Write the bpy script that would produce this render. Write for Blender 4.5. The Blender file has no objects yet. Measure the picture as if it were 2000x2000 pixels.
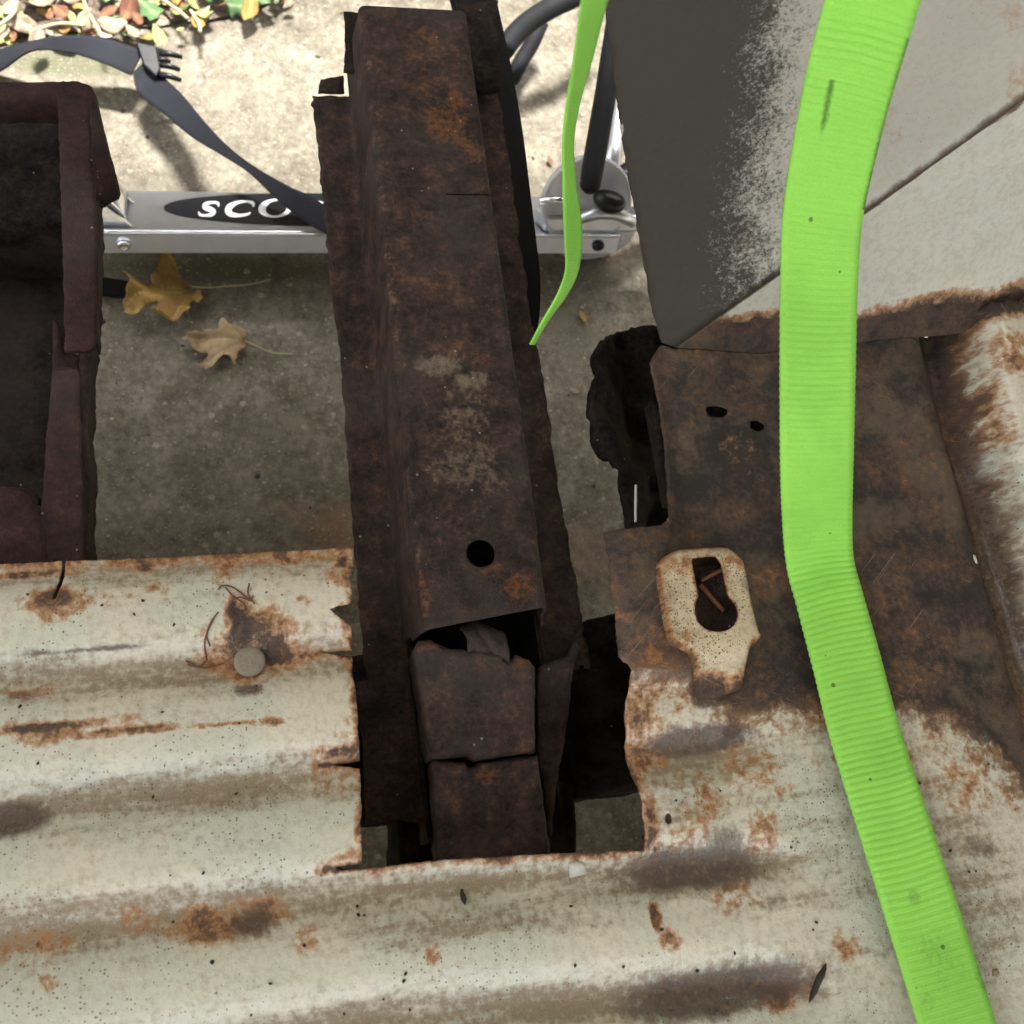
import bpy, bmesh, math, random
import numpy as np
from mathutils import Vector, Matrix, noise
from mathutils.geometry import delaunay_2d_cdt
random.seed(7); rng = np.random.default_rng(7)
scene = bpy.context.scene
COL = scene.collection

# ------------------------------------------------------------------ camera
# world: X along the floor ribs, Y towards the open tail of the van, Z up
F = 2097.0; S = 2000/1932
RIGHT = Vector((0.97251, -0.12435, 0.19687)); UP = Vector((0.05360, 0.94231, 0.33043)); FWD = Vector((0.22660, 0.31079, -0.92307))
CAM = Vector((0, 0, 1.10))
cd = bpy.data.cameras.new('camera'); cam = bpy.data.objects.new('camera', cd); COL.objects.link(cam)
m3 = Matrix((RIGHT, UP, -FWD)).transposed()
cam.matrix_world = Matrix.Translation(CAM) @ m3.to_4x4()
cd.sensor_width = 36; cd.lens = 36*F/2000; cd.clip_start = 0.02; cd.clip_end = 800
cd.dof.use_dof = True; cd.dof.focus_distance = 0.70; cd.dof.aperture_fstop = 12
scene.camera = cam

# ------------------------------------------------------------------ light
w = bpy.data.worlds.new('World'); scene.world = w; w.use_nodes = True
wt = w.node_tree; bg = wt.nodes['Background']
sky = wt.nodes.new('ShaderNodeTexSky'); sky.sky_type = 'NISHITA'; sky.sun_disc = False
SUN_EL, SUN_AZ = math.radians(68), math.radians(8)      # azimuth from +Y towards +X
sky.sun_elevation = SUN_EL; sky.sun_rotation = SUN_AZ
sky.air_density = 0.8; sky.dust_density = 4.0; sky.ozone_density = 0.4
hs = wt.nodes.new('ShaderNodeHueSaturation'); hs.inputs['Saturation'].default_value = 0.2
wt.links.new(sky.outputs[0], hs.inputs['Color']); wt.links.new(hs.outputs[0], bg.inputs['Color'])
bg.inputs['Strength'].default_value = 0.15
sl = bpy.data.lights.new('sun', 'SUN'); sun = bpy.data.objects.new('sun', sl); COL.objects.link(sun)
sl.energy = 4.8; sl.angle = math.radians(12); sl.color = (1, 0.98, 0.95)
sd = Vector((math.sin(SUN_AZ)*math.cos(SUN_EL), math.cos(SUN_AZ)*math.cos(SUN_EL), math.sin(SUN_EL)))
sun.rotation_euler = sd.to_track_quat('Z', 'Y').to_euler()
vs = scene.view_settings
vs.view_transform = 'Standard'; vs.look = 'None'; vs.gamma = 1; vs.exposure = 2.7
scene.cycles.max_bounces = 5; scene.cycles.diffuse_bounces = 3; scene.cycles.glossy_bounces = 2

# ------------------------------------------------------------------ helpers
def U(px, py, z):                      # photo position (1932 grid) seen at height z -> point in the place
    d = RIGHT*((px*S-1000)/F) + UP*((1000-py*S)/F) + FWD
    return CAM + d*((z-CAM.z)/d.z)
def U2(px, py, z=.5):
    p = U(px, py, z); return (p.x, p.y)
def Z6(x, y): return ((1100+x*.4658)/S, (500+y*.4658)/S)
def Z3(x, y): return ((150+x*.28468)/S, (300+y*.28468)/S)
def sstep(a, b, x):
    t = np.clip((np.asarray(x, float)-a)/(b-a), 0, 1); return t*t*(3-2*t)
def tag(o, label=None, cat=None, group=None, kind=None):
    if label: o['label'] = label
    if cat: o['category'] = cat
    if group: o['group'] = group
    if kind: o['kind'] = kind
    return o
def empty(name, loc=(0, 0, 0)):
    o = bpy.data.objects.new(name, None); COL.objects.link(o); o.location = loc; o.empty_display_size = .05
    return o
def keep(o, parent):
    if parent is not None:
        o.parent = parent
        mw = Matrix.Translation(parent.location) if parent.parent is None else Matrix.Translation(parent.parent.location)
        if parent.parent is None: o.matrix_parent_inverse = mw.inverted()
    return o
def mesh(name, verts, faces, mat, parent=None, attrs=None, smooth=False, solid=0, bevel=0, off=-1):
    me = bpy.data.meshes.new(name); me.from_pydata([tuple(v) for v in verts], [], [tuple(f) for f in faces]); me.update()
    if attrs:
        for k, v in attrs.items():
            a = me.attributes.new(k, 'FLOAT', 'POINT'); a.data.foreach_set('value', np.asarray(v, np.float32))
    if smooth: me.polygons.foreach_set('use_smooth', [True]*len(me.polygons))
    if mat is not None: me.materials.append(mat)
    o = bpy.data.objects.new(name, me); COL.objects.link(o)
    if solid:
        md = o.modifiers.new('thickness', 'SOLIDIFY'); md.thickness = solid; md.offset = off
    if bevel:
        md = o.modifiers.new('edges', 'BEVEL'); md.width = bevel; md.segments = 2; md.limit_method = 'ANGLE'
    keep(o, parent)
    return o
def bm_obj(name, bm, mat, parent=None, smooth=False, bevel=0):
    me = bpy.data.meshes.new(name); bm.normal_update(); bm.to_mesh(me); bm.free()
    if smooth: me.polygons.foreach_set('use_smooth', [True]*len(me.polygons))
    if mat is not None: me.materials.append(mat)
    o = bpy.data.objects.new(name, me); COL.objects.link(o)
    if bevel:
        md = o.modifiers.new('edges', 'BEVEL'); md.width = bevel; md.segments = 2; md.limit_method = 'ANGLE'
    keep(o, parent); return o
def box_vf(x0, x1, y0, y1, z0, z1):
    v = [(x, y, z) for z in (z0, z1) for y in (y0, y1) for x in (x0, x1)]
    f = [(0, 2, 3, 1), (4, 5, 7, 6), (0, 1, 5, 4), (2, 6, 7, 3), (0, 4, 6, 2), (1, 3, 7, 5)]
    return v, f
def box(name, x0, x1, y0, y1, z0, z1, mat, parent=None, bevel=.002):
    v, f = box_vf(x0, x1, y0, y1, z0, z1); return mesh(name, v, f, mat, parent, bevel=bevel)
def rag(pts, amp, step, closed=True, seed=0):
    """resample a 2D outline finely and roughen it"""
    out = []; n = len(pts)
    for i in range(n if closed else n-1):
        a = np.array(pts[i][:2], float); b = np.array(pts[(i+1) % n][:2], float); L = np.linalg.norm(b-a)
        am = pts[i][2] if len(pts[i]) > 2 else amp
        k = max(1, int(L/step)) if am > 0 else 1
        nn = np.array([-(b-a)[1], (b-a)[0]])/max(L, 1e-9)
        for j in range(k):
            p = a+(b-a)*j/k
            if j:
                q = Vector((p[0]*1.0, p[1]*1.0, seed))
                p = p+nn*am*(noise.noise(q*140)*.9+noise.noise(q*480)*.6)
            out.append((p[0], p[1]))
    if not closed: out.append(tuple(pts[-1][:2]))
    return out
def inpoly(P, poly):
    x, y = P[:, 0], P[:, 1]; r = np.zeros(len(P), bool); poly = np.asarray(poly); n = len(poly); j = n-1
    for i in range(n):
        xi, yi = poly[i]; xj, yj = poly[j]
        if yi != yj:
            c = ((yi > y) != (yj > y)) & (x < (xj-xi)*(y-yi)/(yj-yi)+xi); r ^= c
        j = i
    return r
def bdist(P, poly):
    poly = np.asarray(poly); d = np.full(len(P), 1e9)
    for i in range(len(poly)):
        a = poly[i]; b = poly[(i+1) % len(poly)]; ab = b-a; t = np.clip(((P-a)@ab)/max(ab@ab, 1e-12), 0, 1)
        d = np.minimum(d, np.linalg.norm(P-a-t[:, None]*ab, axis=1))
    return d
def sheet(outline, spacing, holes=(), region=None):
    """triangulate a 2D outline with interior points -> points Nx2, tris"""
    o = np.array(outline); x0, y0 = o.min(0); x1, y1 = o.max(0)
    if region: x0, y0, x1, y1 = region
    gx = np.arange(x0+spacing*.5, x1, spacing); gy = np.arange(y0+spacing*.5, y1, spacing*.9)
    G = np.array(np.meshgrid(gx, gy)).reshape(2, -1).T
    G += rng.uniform(-.22, .22, G.shape)*spacing
    m = inpoly(G, o)
    for h in holes: m &= ~inpoly(G, h)
    G = G[m]
    # thin points too close to boundaries
    cell = spacing*.55; occ = set()
    for b in [o]+[np.array(h) for h in holes]:
        for i in range(len(b)):
            a = b[i]; c = b[(i+1) % len(b)]; k = max(1, int(np.linalg.norm(c-a)/(cell*.7)))
            if k > 400: continue
            for j in range(k):
                p = a+(c-a)*j/k; occ.add((int(p[0]//cell), int(p[1]//cell)))
    if occ:
        ix = (G//cell).astype(int); G = G[[(a, b) not in occ for a, b in ix]]
    V = [Vector(p) for p in o]; E = [(i, (i+1) % len(o)) for i in range(len(o))]
    for h in holes:
        s = len(V); V += [Vector(p) for p in h]; E += [(s+i, s+(i+1) % len(h)) for i in range(len(h))]
    V += [Vector(p) for p in G]
    r = delaunay_2d_cdt(V, E, [], 0, 1e-7)
    P = np.array([tuple(v) for v in r[0]]); T = np.array([f for f in r[2] if len(f) == 3])
    c = P[T].mean(1); m = inpoly(c, o)
    for h in holes: m &= ~inpoly(c, h)
    T = T[m]
    # consistent upward winding
    a, b, c = P[T[:, 0]], P[T[:, 1]], P[T[:, 2]]
    s = (b[:, 0]-a[:, 0])*(c[:, 1]-a[:, 1])-(b[:, 1]-a[:, 1])*(c[:, 0]-a[:, 0])
    T[s < 0] = T[s < 0][:, ::-1]
    us = np.unique(T); mp = -np.ones(len(P), int); mp[us] = np.arange(len(us))
    return P[us], mp[T]
def blobs(P, L, z=.5, k=.00031):
    """stain map in the plane of the sheet: max of soft discs (x, y, rx, ry, strength[, angle])"""
    v = np.zeros(len(P)); neg = np.ones(len(P))
    for b in L:
        cx, cy = U2(b[0], b[1], z); a = math.radians(b[5]) if len(b) > 5 else 0
        dx = (P[:, 0]-cx)/k; dy = (P[:, 1]-cy)/k
        ca, sa = math.cos(a), math.sin(a)
        d = np.sqrt(((dx*ca+dy*sa)/b[2])**2+((-dx*sa+dy*ca)/b[3])**2)
        f = 1-sstep(.25, 1.6, d)
        if b[4] >= 0: v = np.maximum(v, b[4]*f)
        else: neg *= 1+b[4]*f
    return v*neg
def catmull(P, n):
    P = np.asarray(P, float); m = len(P); Q = np.vstack([2*P[0]-P[1], P, 2*P[-1]-P[-2]]); out = []
    for u in np.linspace(0, m-1-1e-9, n):
        i = int(u); t = u-i; a, b, c, d = Q[i:i+4]
        out.append(.5*((2*b)+(-a+c)*t+(2*a-5*b+4*c-d)*t*t+(-a+3*b-3*c+d)*t**3))
    return np.array(out)
def tube_bm(path, r, seg=10, bm=None, caps=True):
    bm = bm or bmesh.new(); path = [Vector(p) for p in path]; rings = []
    rr = r if hasattr(r, '__len__') else [r]*len(path)
    t0 = (path[1]-path[0]).normalized(); n = t0.orthogonal().normalized()
    for i, p in enumerate(path):
        t = (path[min(i+1, len(path)-1)]-path[max(i-1, 0)]).normalized()
        n = (n-t*n.dot(t)).normalized(); b = t.cross(n)
        rings.append([bm.verts.new(p+(n*math.cos(2*math.pi*k/seg)+b*math.sin(2*math.pi*k/seg))*rr[i]) for k in range(seg)])
    for a, c in zip(rings, rings[1:]):
        for k in range(seg): bm.faces.new((a[k], a[(k+1) % seg], c[(k+1) % seg], c[k]))
    if caps: bm.faces.new(rings[0][::-1]); bm.faces.new(rings[-1])
    return bm
def lathe_bm(prof, seg=32, M=None, bm=None):
    bm = bm or bmesh.new(); M = M or Matrix(); rings = []
    for r, z in prof:
        rings.append([bm.verts.new(M @ Vector((r*math.cos(2*math.pi*k/seg), r*math.sin(2*math.pi*k/seg), z))) for k in range(seg)])
    for a, c in zip(rings, rings[1:]):
        for k in range(seg): bm.faces.new((a[k], a[(k+1) % seg], c[(k+1) % seg], c[k]))
    bm.faces.new(rings[0][::-1]); bm.faces.new(rings[-1]); return bm
def ribbon(name, C, W, mat, parent=None, rows=200, cols=6, th=.0014, ridge=0, period=.0042, smooth=True):
    C = catmull(C, rows); W = catmull(W, rows)
    s = np.concatenate([[0], np.cumsum(np.linalg.norm(np.diff(C, axis=0), axis=1))])
    T = np.gradient(C, axis=0); N = np.cross(W, T); N /= np.linalg.norm(N, axis=1)[:, None]
    V = []; A = []; B = []
    for i in range(rows):
        wob = 1+(.006*math.sin(2*math.pi*s[i]/period) if ridge else 0)
        am = ridge*(.6+.9*noise.noise(Vector((s[i]*9, 3.3, 0))))*(1-.6*float(sstep(.52, .62, s[i])))
        for j in range(cols+1):
            u = -1+2*j/cols
            V.append(C[i]+W[i]*u*wob*.5+N[i]*(am*math.sin(2*math.pi*(s[i]+.0006*math.sin(u*3+s[i]*20))/period)))
            A.append(s[i]); B.append(u)
    f = []
    for i in range(rows-1):
        for j in range(cols):
            a = i*(cols+1)+j; f.append((a, a+1, a+cols+2, a+cols+1))
    return mesh(name, V, f, mat, parent, {'along': A, 'across': B}, smooth, solid=th, off=0)

# ------------------------------------------------------------------ materials
class Mt:
    dim = '3D'
    def __init__(s, name, dim='3D'):
        s.dim = dim
        s.m = bpy.data.materials.new(name); s.m.use_nodes = True; s.t = s.m.node_tree
        s.b = s.t.nodes['Principled BSDF']; s.tc = s.t.nodes.new('ShaderNodeTexCoord').outputs['Object']
    def n(s, ty, **k):
        x = s.t.nodes.new('ShaderNode'+ty)
        for a, v in k.items(): setattr(x, a, v)
        return x
    def put(s, sock, v):
        if hasattr(v, 'is_output'): s.t.links.new(v, sock)
        elif isinstance(v, (tuple, list)) and len(v) == 3 and sock.type == 'RGBA': sock.default_value = (*v, 1)
        else: sock.default_value = v
    def attr(s, name): return s.n('Attribute', attribute_name=name).outputs['Fac']
    def vec(s, scale=(1, 1, 1), rot=(0, 0, 0), loc=(0, 0, 0)):
        x = s.n('Mapping'); s.put(x.inputs['Vector'], s.tc); x.inputs['Scale'].default_value = scale
        x.inputs['Rotation'].default_value = rot; x.inputs['Location'].default_value = loc; return x.outputs[0]
    def vec2(s, rot, scale, loc):
        x = s.n('Mapping'); s.put(x.inputs['Vector'], s.tc); x.inputs['Rotation'].default_value = (0, 0, rot); y = s.n('Mapping'); s.t.links.new(x.outputs[0], y.inputs['Vector']); y.inputs['Scale'].default_value = scale; y.inputs['Location'].default_value = loc; return y.outputs[0]
    def noise(s, sc, det=4, rough=.55, v=None, dist=0):
        x = s.n('TexNoise', noise_dimensions=s.dim); s.put(x.inputs['Vector'], v or s.tc); x.inputs['Scale'].default_value = sc
        x.inputs['Detail'].default_value = det; x.inputs['Roughness'].default_value = rough; x.inputs['Distortion'].default_value = dist
        return x.outputs['Fac']
    def vor(s, sc, v=None, feat='F1', rnd=1):
        x = s.n('TexVoronoi', feature=feat, voronoi_dimensions=s.dim); s.put(x.inputs['Vector'], v or s.tc); x.inputs['Scale'].default_value = sc
        x.inputs['Randomness'].default_value = rnd
        return x.outputs['Distance'], (x.outputs['Color'] if feat != 'DISTANCE_TO_EDGE' else None)
    def ma(s, op, a, b=0.0, c=None, clamp=False):
        x = s.n('Math', operation=op, use_clamp=clamp); s.put(x.inputs[0], a); s.put(x.inputs[1], b)
        if c is not None: s.put(x.inputs[2], c)
        return x.outputs[0]
    def mr(s, v, a, b, c=0.0, d=1.0):
        x = s.n('MapRange', interpolation_type='SMOOTHSTEP'); s.put(x.inputs[0], v)
        for i, q in enumerate((a, b, c, d)): s.put(x.inputs[1+i], q)
        return x.outputs[0]
    def mix(s, f, a, b, mode='MIX'):
        x = s.n('MixRGB', blend_type=mode); s.put(x.inputs[0], f); s.put(x.inputs[1], a); s.put(x.inputs[2], b); return x.outputs[0]
    def sep(s, c): return s.n('SeparateColor'), c
    def chan(s, c, i):
        x = s.n('SeparateColor'); s.put(x.inputs[0], c); return x.outputs[i]
    def ramp(s, v, stops):
        x = s.n('ValToRGB'); s.put(x.inputs[0], v); e = x.color_ramp.elements
        while len(e) < len(stops): e.new(.5)
        for k, (p, c) in zip(e, stops): k.position = p; k.color = (*c, 1)
        return x.outputs[0]
    def bump(s, h, d=.001, st=.5, nrm=None):
        x = s.n('Bump'); s.put(x.inputs['Height'], h); x.inputs['Distance'].default_value = d; x.inputs['Strength'].default_value = st
        if nrm is not None: s.put(x.inputs['Normal'], nrm)
        return x.outputs[0]
    def out(s, col, rough=.6, nrm=None, metal=0.0, spec=.5, **k):
        s.put(s.b.inputs['Base Color'], col); s.put(s.b.inputs['Roughness'], rough); s.put(s.b.inputs['Metallic'], metal)
        s.put(s.b.inputs['Specular IOR Level'], spec)
        if nrm is not None: s.put(s.b.inputs['Normal'], nrm)
        for a, v in k.items(): s.put(s.b.inputs[a.replace('_', ' ')], v)
        return s.m

RUST_STOPS = [(.30, (.018, .012, .0098)), (.43, (.050, .030, .022)), (.56, (.092, .050, .031)), (.66, (.17, .078, .034)), (.76, (.27, .125, .05))]
def painted_metal(name, cream, cream2, spot=1.0, grime=1.0, dim='2D', spray=False):
    m = Mt(name, dim)
    rust, bare, dirt, over = m.attr('rust'), m.attr('bare'), m.attr('dirt'), m.attr('over')
    warp = m.n('VectorMath', operation='ADD'); nz = m.n('TexNoise', noise_dimensions=dim); m.put(nz.inputs['Vector'], m.tc); nz.inputs['Scale'].default_value = 60; nz.inputs['Detail'].default_value = 1
    sc_ = m.n('VectorMath', operation='SCALE'); m.put(sc_.inputs[0], nz.outputs['Color']); sc_.inputs['Scale'].default_value = .012
    m.put(warp.inputs[0], m.tc); m.put(warp.inputs[1], sc_.outputs[0]); wv = warp.outputs[0]
    n1, n2, n3 = m.noise(42, 4, .68, wv), m.noise(210, 3, .68), m.noise(1000, 1, .6)
    nl = m.noise(11, 3)
    st = m.noise(55, 4, .65, m.vec((.20, 1.6, 1) if dim == '2D' else (.6, .6, .6)))
    base = m.mix(m.mr(nl, .35, .65), cream, cream2)
    base = m.mix(m.mr(n2, .40, .75, 0, .35), base, (.36, .30, .21))
    dd = m.ma('ADD', dirt, m.ma('MULTIPLY_ADD', st, 1.5*grime, -.70*grime))
    dd = m.ma('ADD', dd, m.ma('MULTIPLY_ADD', n2, 1.1*grime, -.55*grime))
    base = m.mix(m.mr(dd, .12, 1.0, 0, .92), base, m.mix(n3, (.17, .12, .072), (.31, .235, .145)))
    gate = m.mr(rust, .03, .38); inner = m.mr(rust, .75, 1.05)
    nz_ = m.ma('ADD', m.ma('MULTIPLY_ADD', n1, 1.7, -.85), m.ma('MULTIPLY_ADD', n2, .9, -.45))
    amp = m.ma('MULTIPLY', gate, m.ma('MULTIPLY_ADD', inner, -.65, 1.0))
    rr = m.ma('ADD', rust, m.ma('MULTIPLY', nz_, amp))
    base = m.mix(m.mr(rr, .12, .62, 0, .85), base, m.mix(n2, (.50, .25, .085), (.27, .085, .02)))
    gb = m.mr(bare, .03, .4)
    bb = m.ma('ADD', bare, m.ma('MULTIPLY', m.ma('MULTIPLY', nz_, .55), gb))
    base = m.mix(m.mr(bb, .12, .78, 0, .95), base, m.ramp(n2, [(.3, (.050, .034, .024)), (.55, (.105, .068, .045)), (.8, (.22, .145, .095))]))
    core = m.mr(rr, .46, .92)
    rc = m.ramp(m.ma('ADD', m.ma('MULTIPLY_ADD', n1, .7, m.ma('MULTIPLY_ADD', n2, .6, -.22)), m.ma('MULTIPLY_ADD', nl, .5, -.25)), RUST_STOPS)
    # scratches through the rust film, and grey-olive remains of paint
    for i, a in enumerate((-.75, .5)):
        sc = m.noise(26+9*i, 1, .5, m.vec2(a, (.55, 20, 1), (i, i, 0)))
        rc = m.mix(m.ma('MULTIPLY', m.mr(sc, .745, .80, 0, .4), m.mr(n1 if i else nl, .50, .58)), rc, (.30, .23, .16))
    rc = m.mix(m.ma('MULTIPLY', m.mr(m.noise(17, 4, .7, wv), .48, .68, 0, .6), m.mr(rust, 1.0, 1.18)), rc, m.mix(n2, (.085, .065, .042), (.17, .125, .08)))
    base = m.mix(core, base, rc)
    # dark overspray fading into specks
    if spray:
      oo = m.ma('ADD', over, m.ma('MULTIPLY_ADD', m.noise(330, 4, .8), 1.25, -.62))
      oo = m.ma('ADD', oo, m.ma('MULTIPLY_ADD', n1, .7, -.35))
      ov = m.mr(oo, .24, .74, 0, .96)
      base = m.mix(ov, base, m.mix(n2, (.020, .017, .0145), (.042, .034, .027)))
    # fine pits
    for sc, th, keepv in ((900, .26, .5), (420, .17, .6)) if name.startswith('cream_bracket') else ((560, .22, .76), (230, .11, .86), (100, .08, .92)):
        d, c = m.vor(sc); r = m.chan(c, 0)
        rad = m.ma('MULTIPLY', m.ma('MULTIPLY', m.mr(r, keepv, 1.0), th*spot), m.mr(nl if sc > 300 else n1, .42, .62, .0, 1.35))
        dot = m.mr(m.ma('SUBTRACT', rad, d), -.04, .04)
        base = m.mix(m.ma('MULTIPLY', dot, .85), base, m.mix(m.chan(c, 1), (.04, .025, .016), (.17, .085, .04)))
    h = m.ma('ADD', m.ma('MULTIPLY', core, -.55), m.ma('MULTIPLY', n2, .5)); h = m.ma('ADD', h, m.ma('MULTIPLY', m.ma('MULTIPLY', n3, core), .5))
    h = m.ma('ADD', h, m.ma('MULTIPLY', n1, .6))
    ro = m.mix(core, m.mix(m.mr(dd, .2, .8), (.20, .20, .20), (.50, .50, .50)), (.66, .66, .66))
    ro = m.ma('ADD', ro, m.ma('MULTIPLY_ADD', n2, .4, -.2))
    if spray: ro = m.mix(ov, ro, (.85, .85, .85)); h = m.ma('MULTIPLY', h, .35)
    return m.out(base, ro, m.bump(h, .0012, .7))
def rusty(name, stops, patch=(.24, .09, .024), pale=(.27, .22, .15), rough=.75, spec=.25):
    m = Mt(name); orange, pl = m.attr('orange'), m.attr('pale')
    n0, n1, n2, n3 = m.noise(14, 4), m.noise(55, 6, .65), m.noise(260, 5, .7), m.noise(1100, 3, .6)
    c = m.ramp(m.ma('MULTIPLY_ADD', n1, 1.0, m.ma('MULTIPLY_ADD', n2, .9, -.45)), stops)
    c = m.mix(m.mr(n0, .45, .7, 0, .5), c, m.mix(n2, (.044, .035, .034), (.085, .068, .060)))
    oo = m.ma('ADD', orange, m.ma('ADD', m.ma('MULTIPLY_ADD', n1, .9, -.45), m.ma('MULTIPLY_ADD', n2, 1.8, -.9)))
    c = m.mix(m.mr(oo, .35, .95, 0, .75), c, m.mix(n3, patch, tuple(x*.45 for x in patch)))
    pp = m.ma('ADD', pl, m.ma('ADD', m.ma('MULTIPLY_ADD', n1, .9, -.45), m.ma('MULTIPLY_ADD', n2, 1.1, -.55)))
    c = m.mix(m.mr(pp, .38, .95, 0, .75), c, m.mix(n3, pale, tuple(x*.5 for x in pale)))
    d, k = m.vor(210); dot = m.mr(m.ma('SUBTRACT', m.ma('MULTIPLY', m.mr(m.chan(k, 0), .9, 1.), .16), d), -.02, .02)
    c = m.mix(m.ma('MULTIPLY', dot, .6), c, (.38, .34, .30))
    h = m.ma('ADD', m.ma('MULTIPLY', n1, .8), m.ma('ADD', m.ma('MULTIPLY', n2, .7), m.ma('MULTIPLY', n3, .25)))
    return m.out(c, m.ma('MULTIPLY_ADD', n2, .4, rough-.2), m.bump(h, .0022, .9), spec=spec)
M = {}
M['floor'] = painted_metal('cream_floor_paint', (.635, .575, .46), (.55, .55, .45))
M['wall'] = painted_metal('grey_white_wall_paint', (.66, .63, .55), (.60, .585, .52), .6, .3, '3D')
M['wall_shaded'] = painted_metal('shaded_oversprayed_wall_paint', (.50, .48, .425), (.45, .44, .395), .6, .25, '3D', True)  # dark overspray; base also darkened to stand in for shade on this panel
M['bracket'] = painted_metal('cream_bracket_paint', (.66, .56, .38), (.60, .49, .33), 1.25, .7)
M['shell'] = Mt('van_shell_paint').out((.52, .52, .47), .5)
M['rail'] = rusty('dark_rail_rust', [(.3, (.014, .009, .008)), (.45, (.034, .0205, .0175)), (.58, (.058, .033, .026)), (.75, (.12, .06, .036))])
M['maroon'] = rusty('maroon_rail_rust', [(.3, (.015, .0078, .0075)), (.45, (.030, .0135, .0125)), (.6, (.045, .020, .0175)), (.8, (.08, .04, .032))])
M['under'] = rusty('black_underseal', [(.3, (.006, .005, .0045)), (.5, (.018, .0145, .0125)), (.7, (.040, .029, .022))], rough=.9, spec=.1)
def concrete():
    m = Mt('worn_concrete', '2D'); moss_and_shade, stain = m.attr('moss_and_shade'), m.attr('stain')
    n0, n1, n2, n3 = m.noise(5, 4), m.noise(24, 5, .6), m.noise(110, 5, .65), m.noise(500, 3, .6)
    c = m.ramp(m.ma('MULTIPLY_ADD', n1, .5, m.ma('MULTIPLY', n2, .5)), [(.28, (.078, .066, .046)), (.5, (.172, .150, .112)), (.72, (.315, .285, .222))])
    mm = m.ma('ADD', moss_and_shade, m.ma('ADD', m.ma('MULTIPLY_ADD', n1, 1., -.5), m.ma('MULTIPLY_ADD', n2, .8, -.4)))
    c = m.mix(m.mr(mm, .3, .85, 0, .8), c, m.mix(n3, (.06, .066, .035), (.15, .15, .085)))
    ss = m.ma('ADD', stain, m.ma('MULTIPLY_ADD', n1, .7, -.35))
    c = m.mix(m.mr(ss, .3, .8, 0, .6), c, (.30, .17, .10))
    hh = m.ma('MULTIPLY', n2, .6)
    for sc, th, kv, a in ((60, .24, .80, .7), (140, .30, .66, .7), (310, .36, .45, .55)):
        d, k = m.vor(sc, m.vec((1, 1.15, 1), (0, 0, .3*sc))); r = m.chan(k, 0)
        rad = m.ma('MULTIPLY', m.mr(r, kv, 1.), th)
        rad = m.ma('ADD', rad, m.ma('MULTIPLY_ADD', n3, .34, -.17))
        dot = m.mr(m.ma('SUBTRACT', rad, d), -.02, .04)
        pc = m.ramp(m.chan(k, 1), [(.0, (.09, .075, .055)), (.3, (.22, .18, .13)), (.55, (.34, .27, .19)), (.8, (.36, .32, .24)), (1, (.46, .42, .33))])
        c = m.mix(m.ma('MULTIPLY', dot, a), c, pc)
        hh = m.ma('ADD', hh, m.ma('MULTIPLY', dot, .5))
    return m.out(c, .85, m.bump(m.ma('ADD', hh, m.ma('MULTIPLY', n3, .3)), .0025, .8), spec=.3)
M['ground'] = concrete()
def strap_mat(name, col, dark, lay=(.35, .6)):
    m = Mt(name); al, ac, so = m.attr('along'), m.attr('across'), m.attr('soil')
    wv = m.n('TexWave', wave_type='BANDS', bands_direction='X'); x = m.n('CombineXYZ'); m.put(x.inputs[0], ac)
    m.put(wv.inputs['Vector'], x.outputs[0]); wv.inputs['Scale'].default_value = 11
    fine = m.noise(900, 2); n1 = m.noise(45, 5, .6); n2 = m.noise(420, 3, .6)
    w2 = m.n('TexWave', wave_type='BANDS', bands_direction='X'); x2 = m.n('CombineXYZ'); m.put(x2.inputs[0], al); m.put(w2.inputs['Vector'], x2.outputs[0]); w2.inputs['Scale'].default_value = 190
    c = m.mix(m.mr(fine, .3, .7, 0, .4), col, dark); c = m.mix(m.ma('MULTIPLY', m.ma('MULTIPLY', w2.outputs['Fac'], wv.outputs['Fac']), .10), c, dark)
    c = m.mix(m.mr(m.noise(14, 4, .6), .45, .75, 0, .35), c, tuple(q*.72 for q in dark))
    ss = m.ma('ADD', so, m.ma('ADD', m.ma('MULTIPLY_ADD', n1, .8, -.4), m.ma('MULTIPLY_ADD', n2, .5, -.25)))
    c = m.mix(m.mr(ss, .35, .95, 0, .75), c, (.035, .06, .018))
    d, k = m.vor(95); dot = m.mr(m.ma('SUBTRACT', m.ma('MULTIPLY', m.mr(m.chan(k, 0), .86, 1.), .13), d), -.02, .02)
    c = m.mix(m.ma('MULTIPLY', dot, .7), c, (.03, .05, .02))
    h = m.ma('ADD', m.ma('MULTIPLY', wv.outputs['Fac'], .4), m.ma('MULTIPLY', fine, .5)); h = m.ma('ADD', h, m.ma('MULTIPLY', w2.outputs['Fac'], .15))
    return m.out(c, .55, m.bump(h, .0005, .6), spec=.2)
M['green'] = strap_mat('lime_webbing', (.36, .80, .125), (.28, .67, .085))
M['navy'] = strap_mat('dark_navy_webbing', (.014, .015, .021), (.008, .0085, .012))
M['blackweb'] = strap_mat('black_webbing', (.005, .005, .0055), (.003, .003, .0035))
def simple(name, c, r=.5, metal=0., bs=400, bd=.0004, var=.25, **k):
    m = Mt(name); n = m.noise(bs, 4); n1 = m.noise(40, 4)
    cc = m.mix(m.mr(n1, .3, .7, 0, var), c, tuple(x*.55 for x in c))
    return m.out(cc, m.ma('MULTIPLY_ADD', n1, .25, r-.12), m.bump(n, bd, .5), metal, **k)
M['plastic'] = simple('black_plastic', (.007, .0075, .009), .35, spec=.35)
M['foam'] = simple('black_foam', (.006, .0065, .008), .7, bs=900, bd=.0015, spec=.25)
M['alu'] = simple('brushed_aluminium', (.64, .66, .70), .34, .95, bs=700, bd=.0001)
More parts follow.
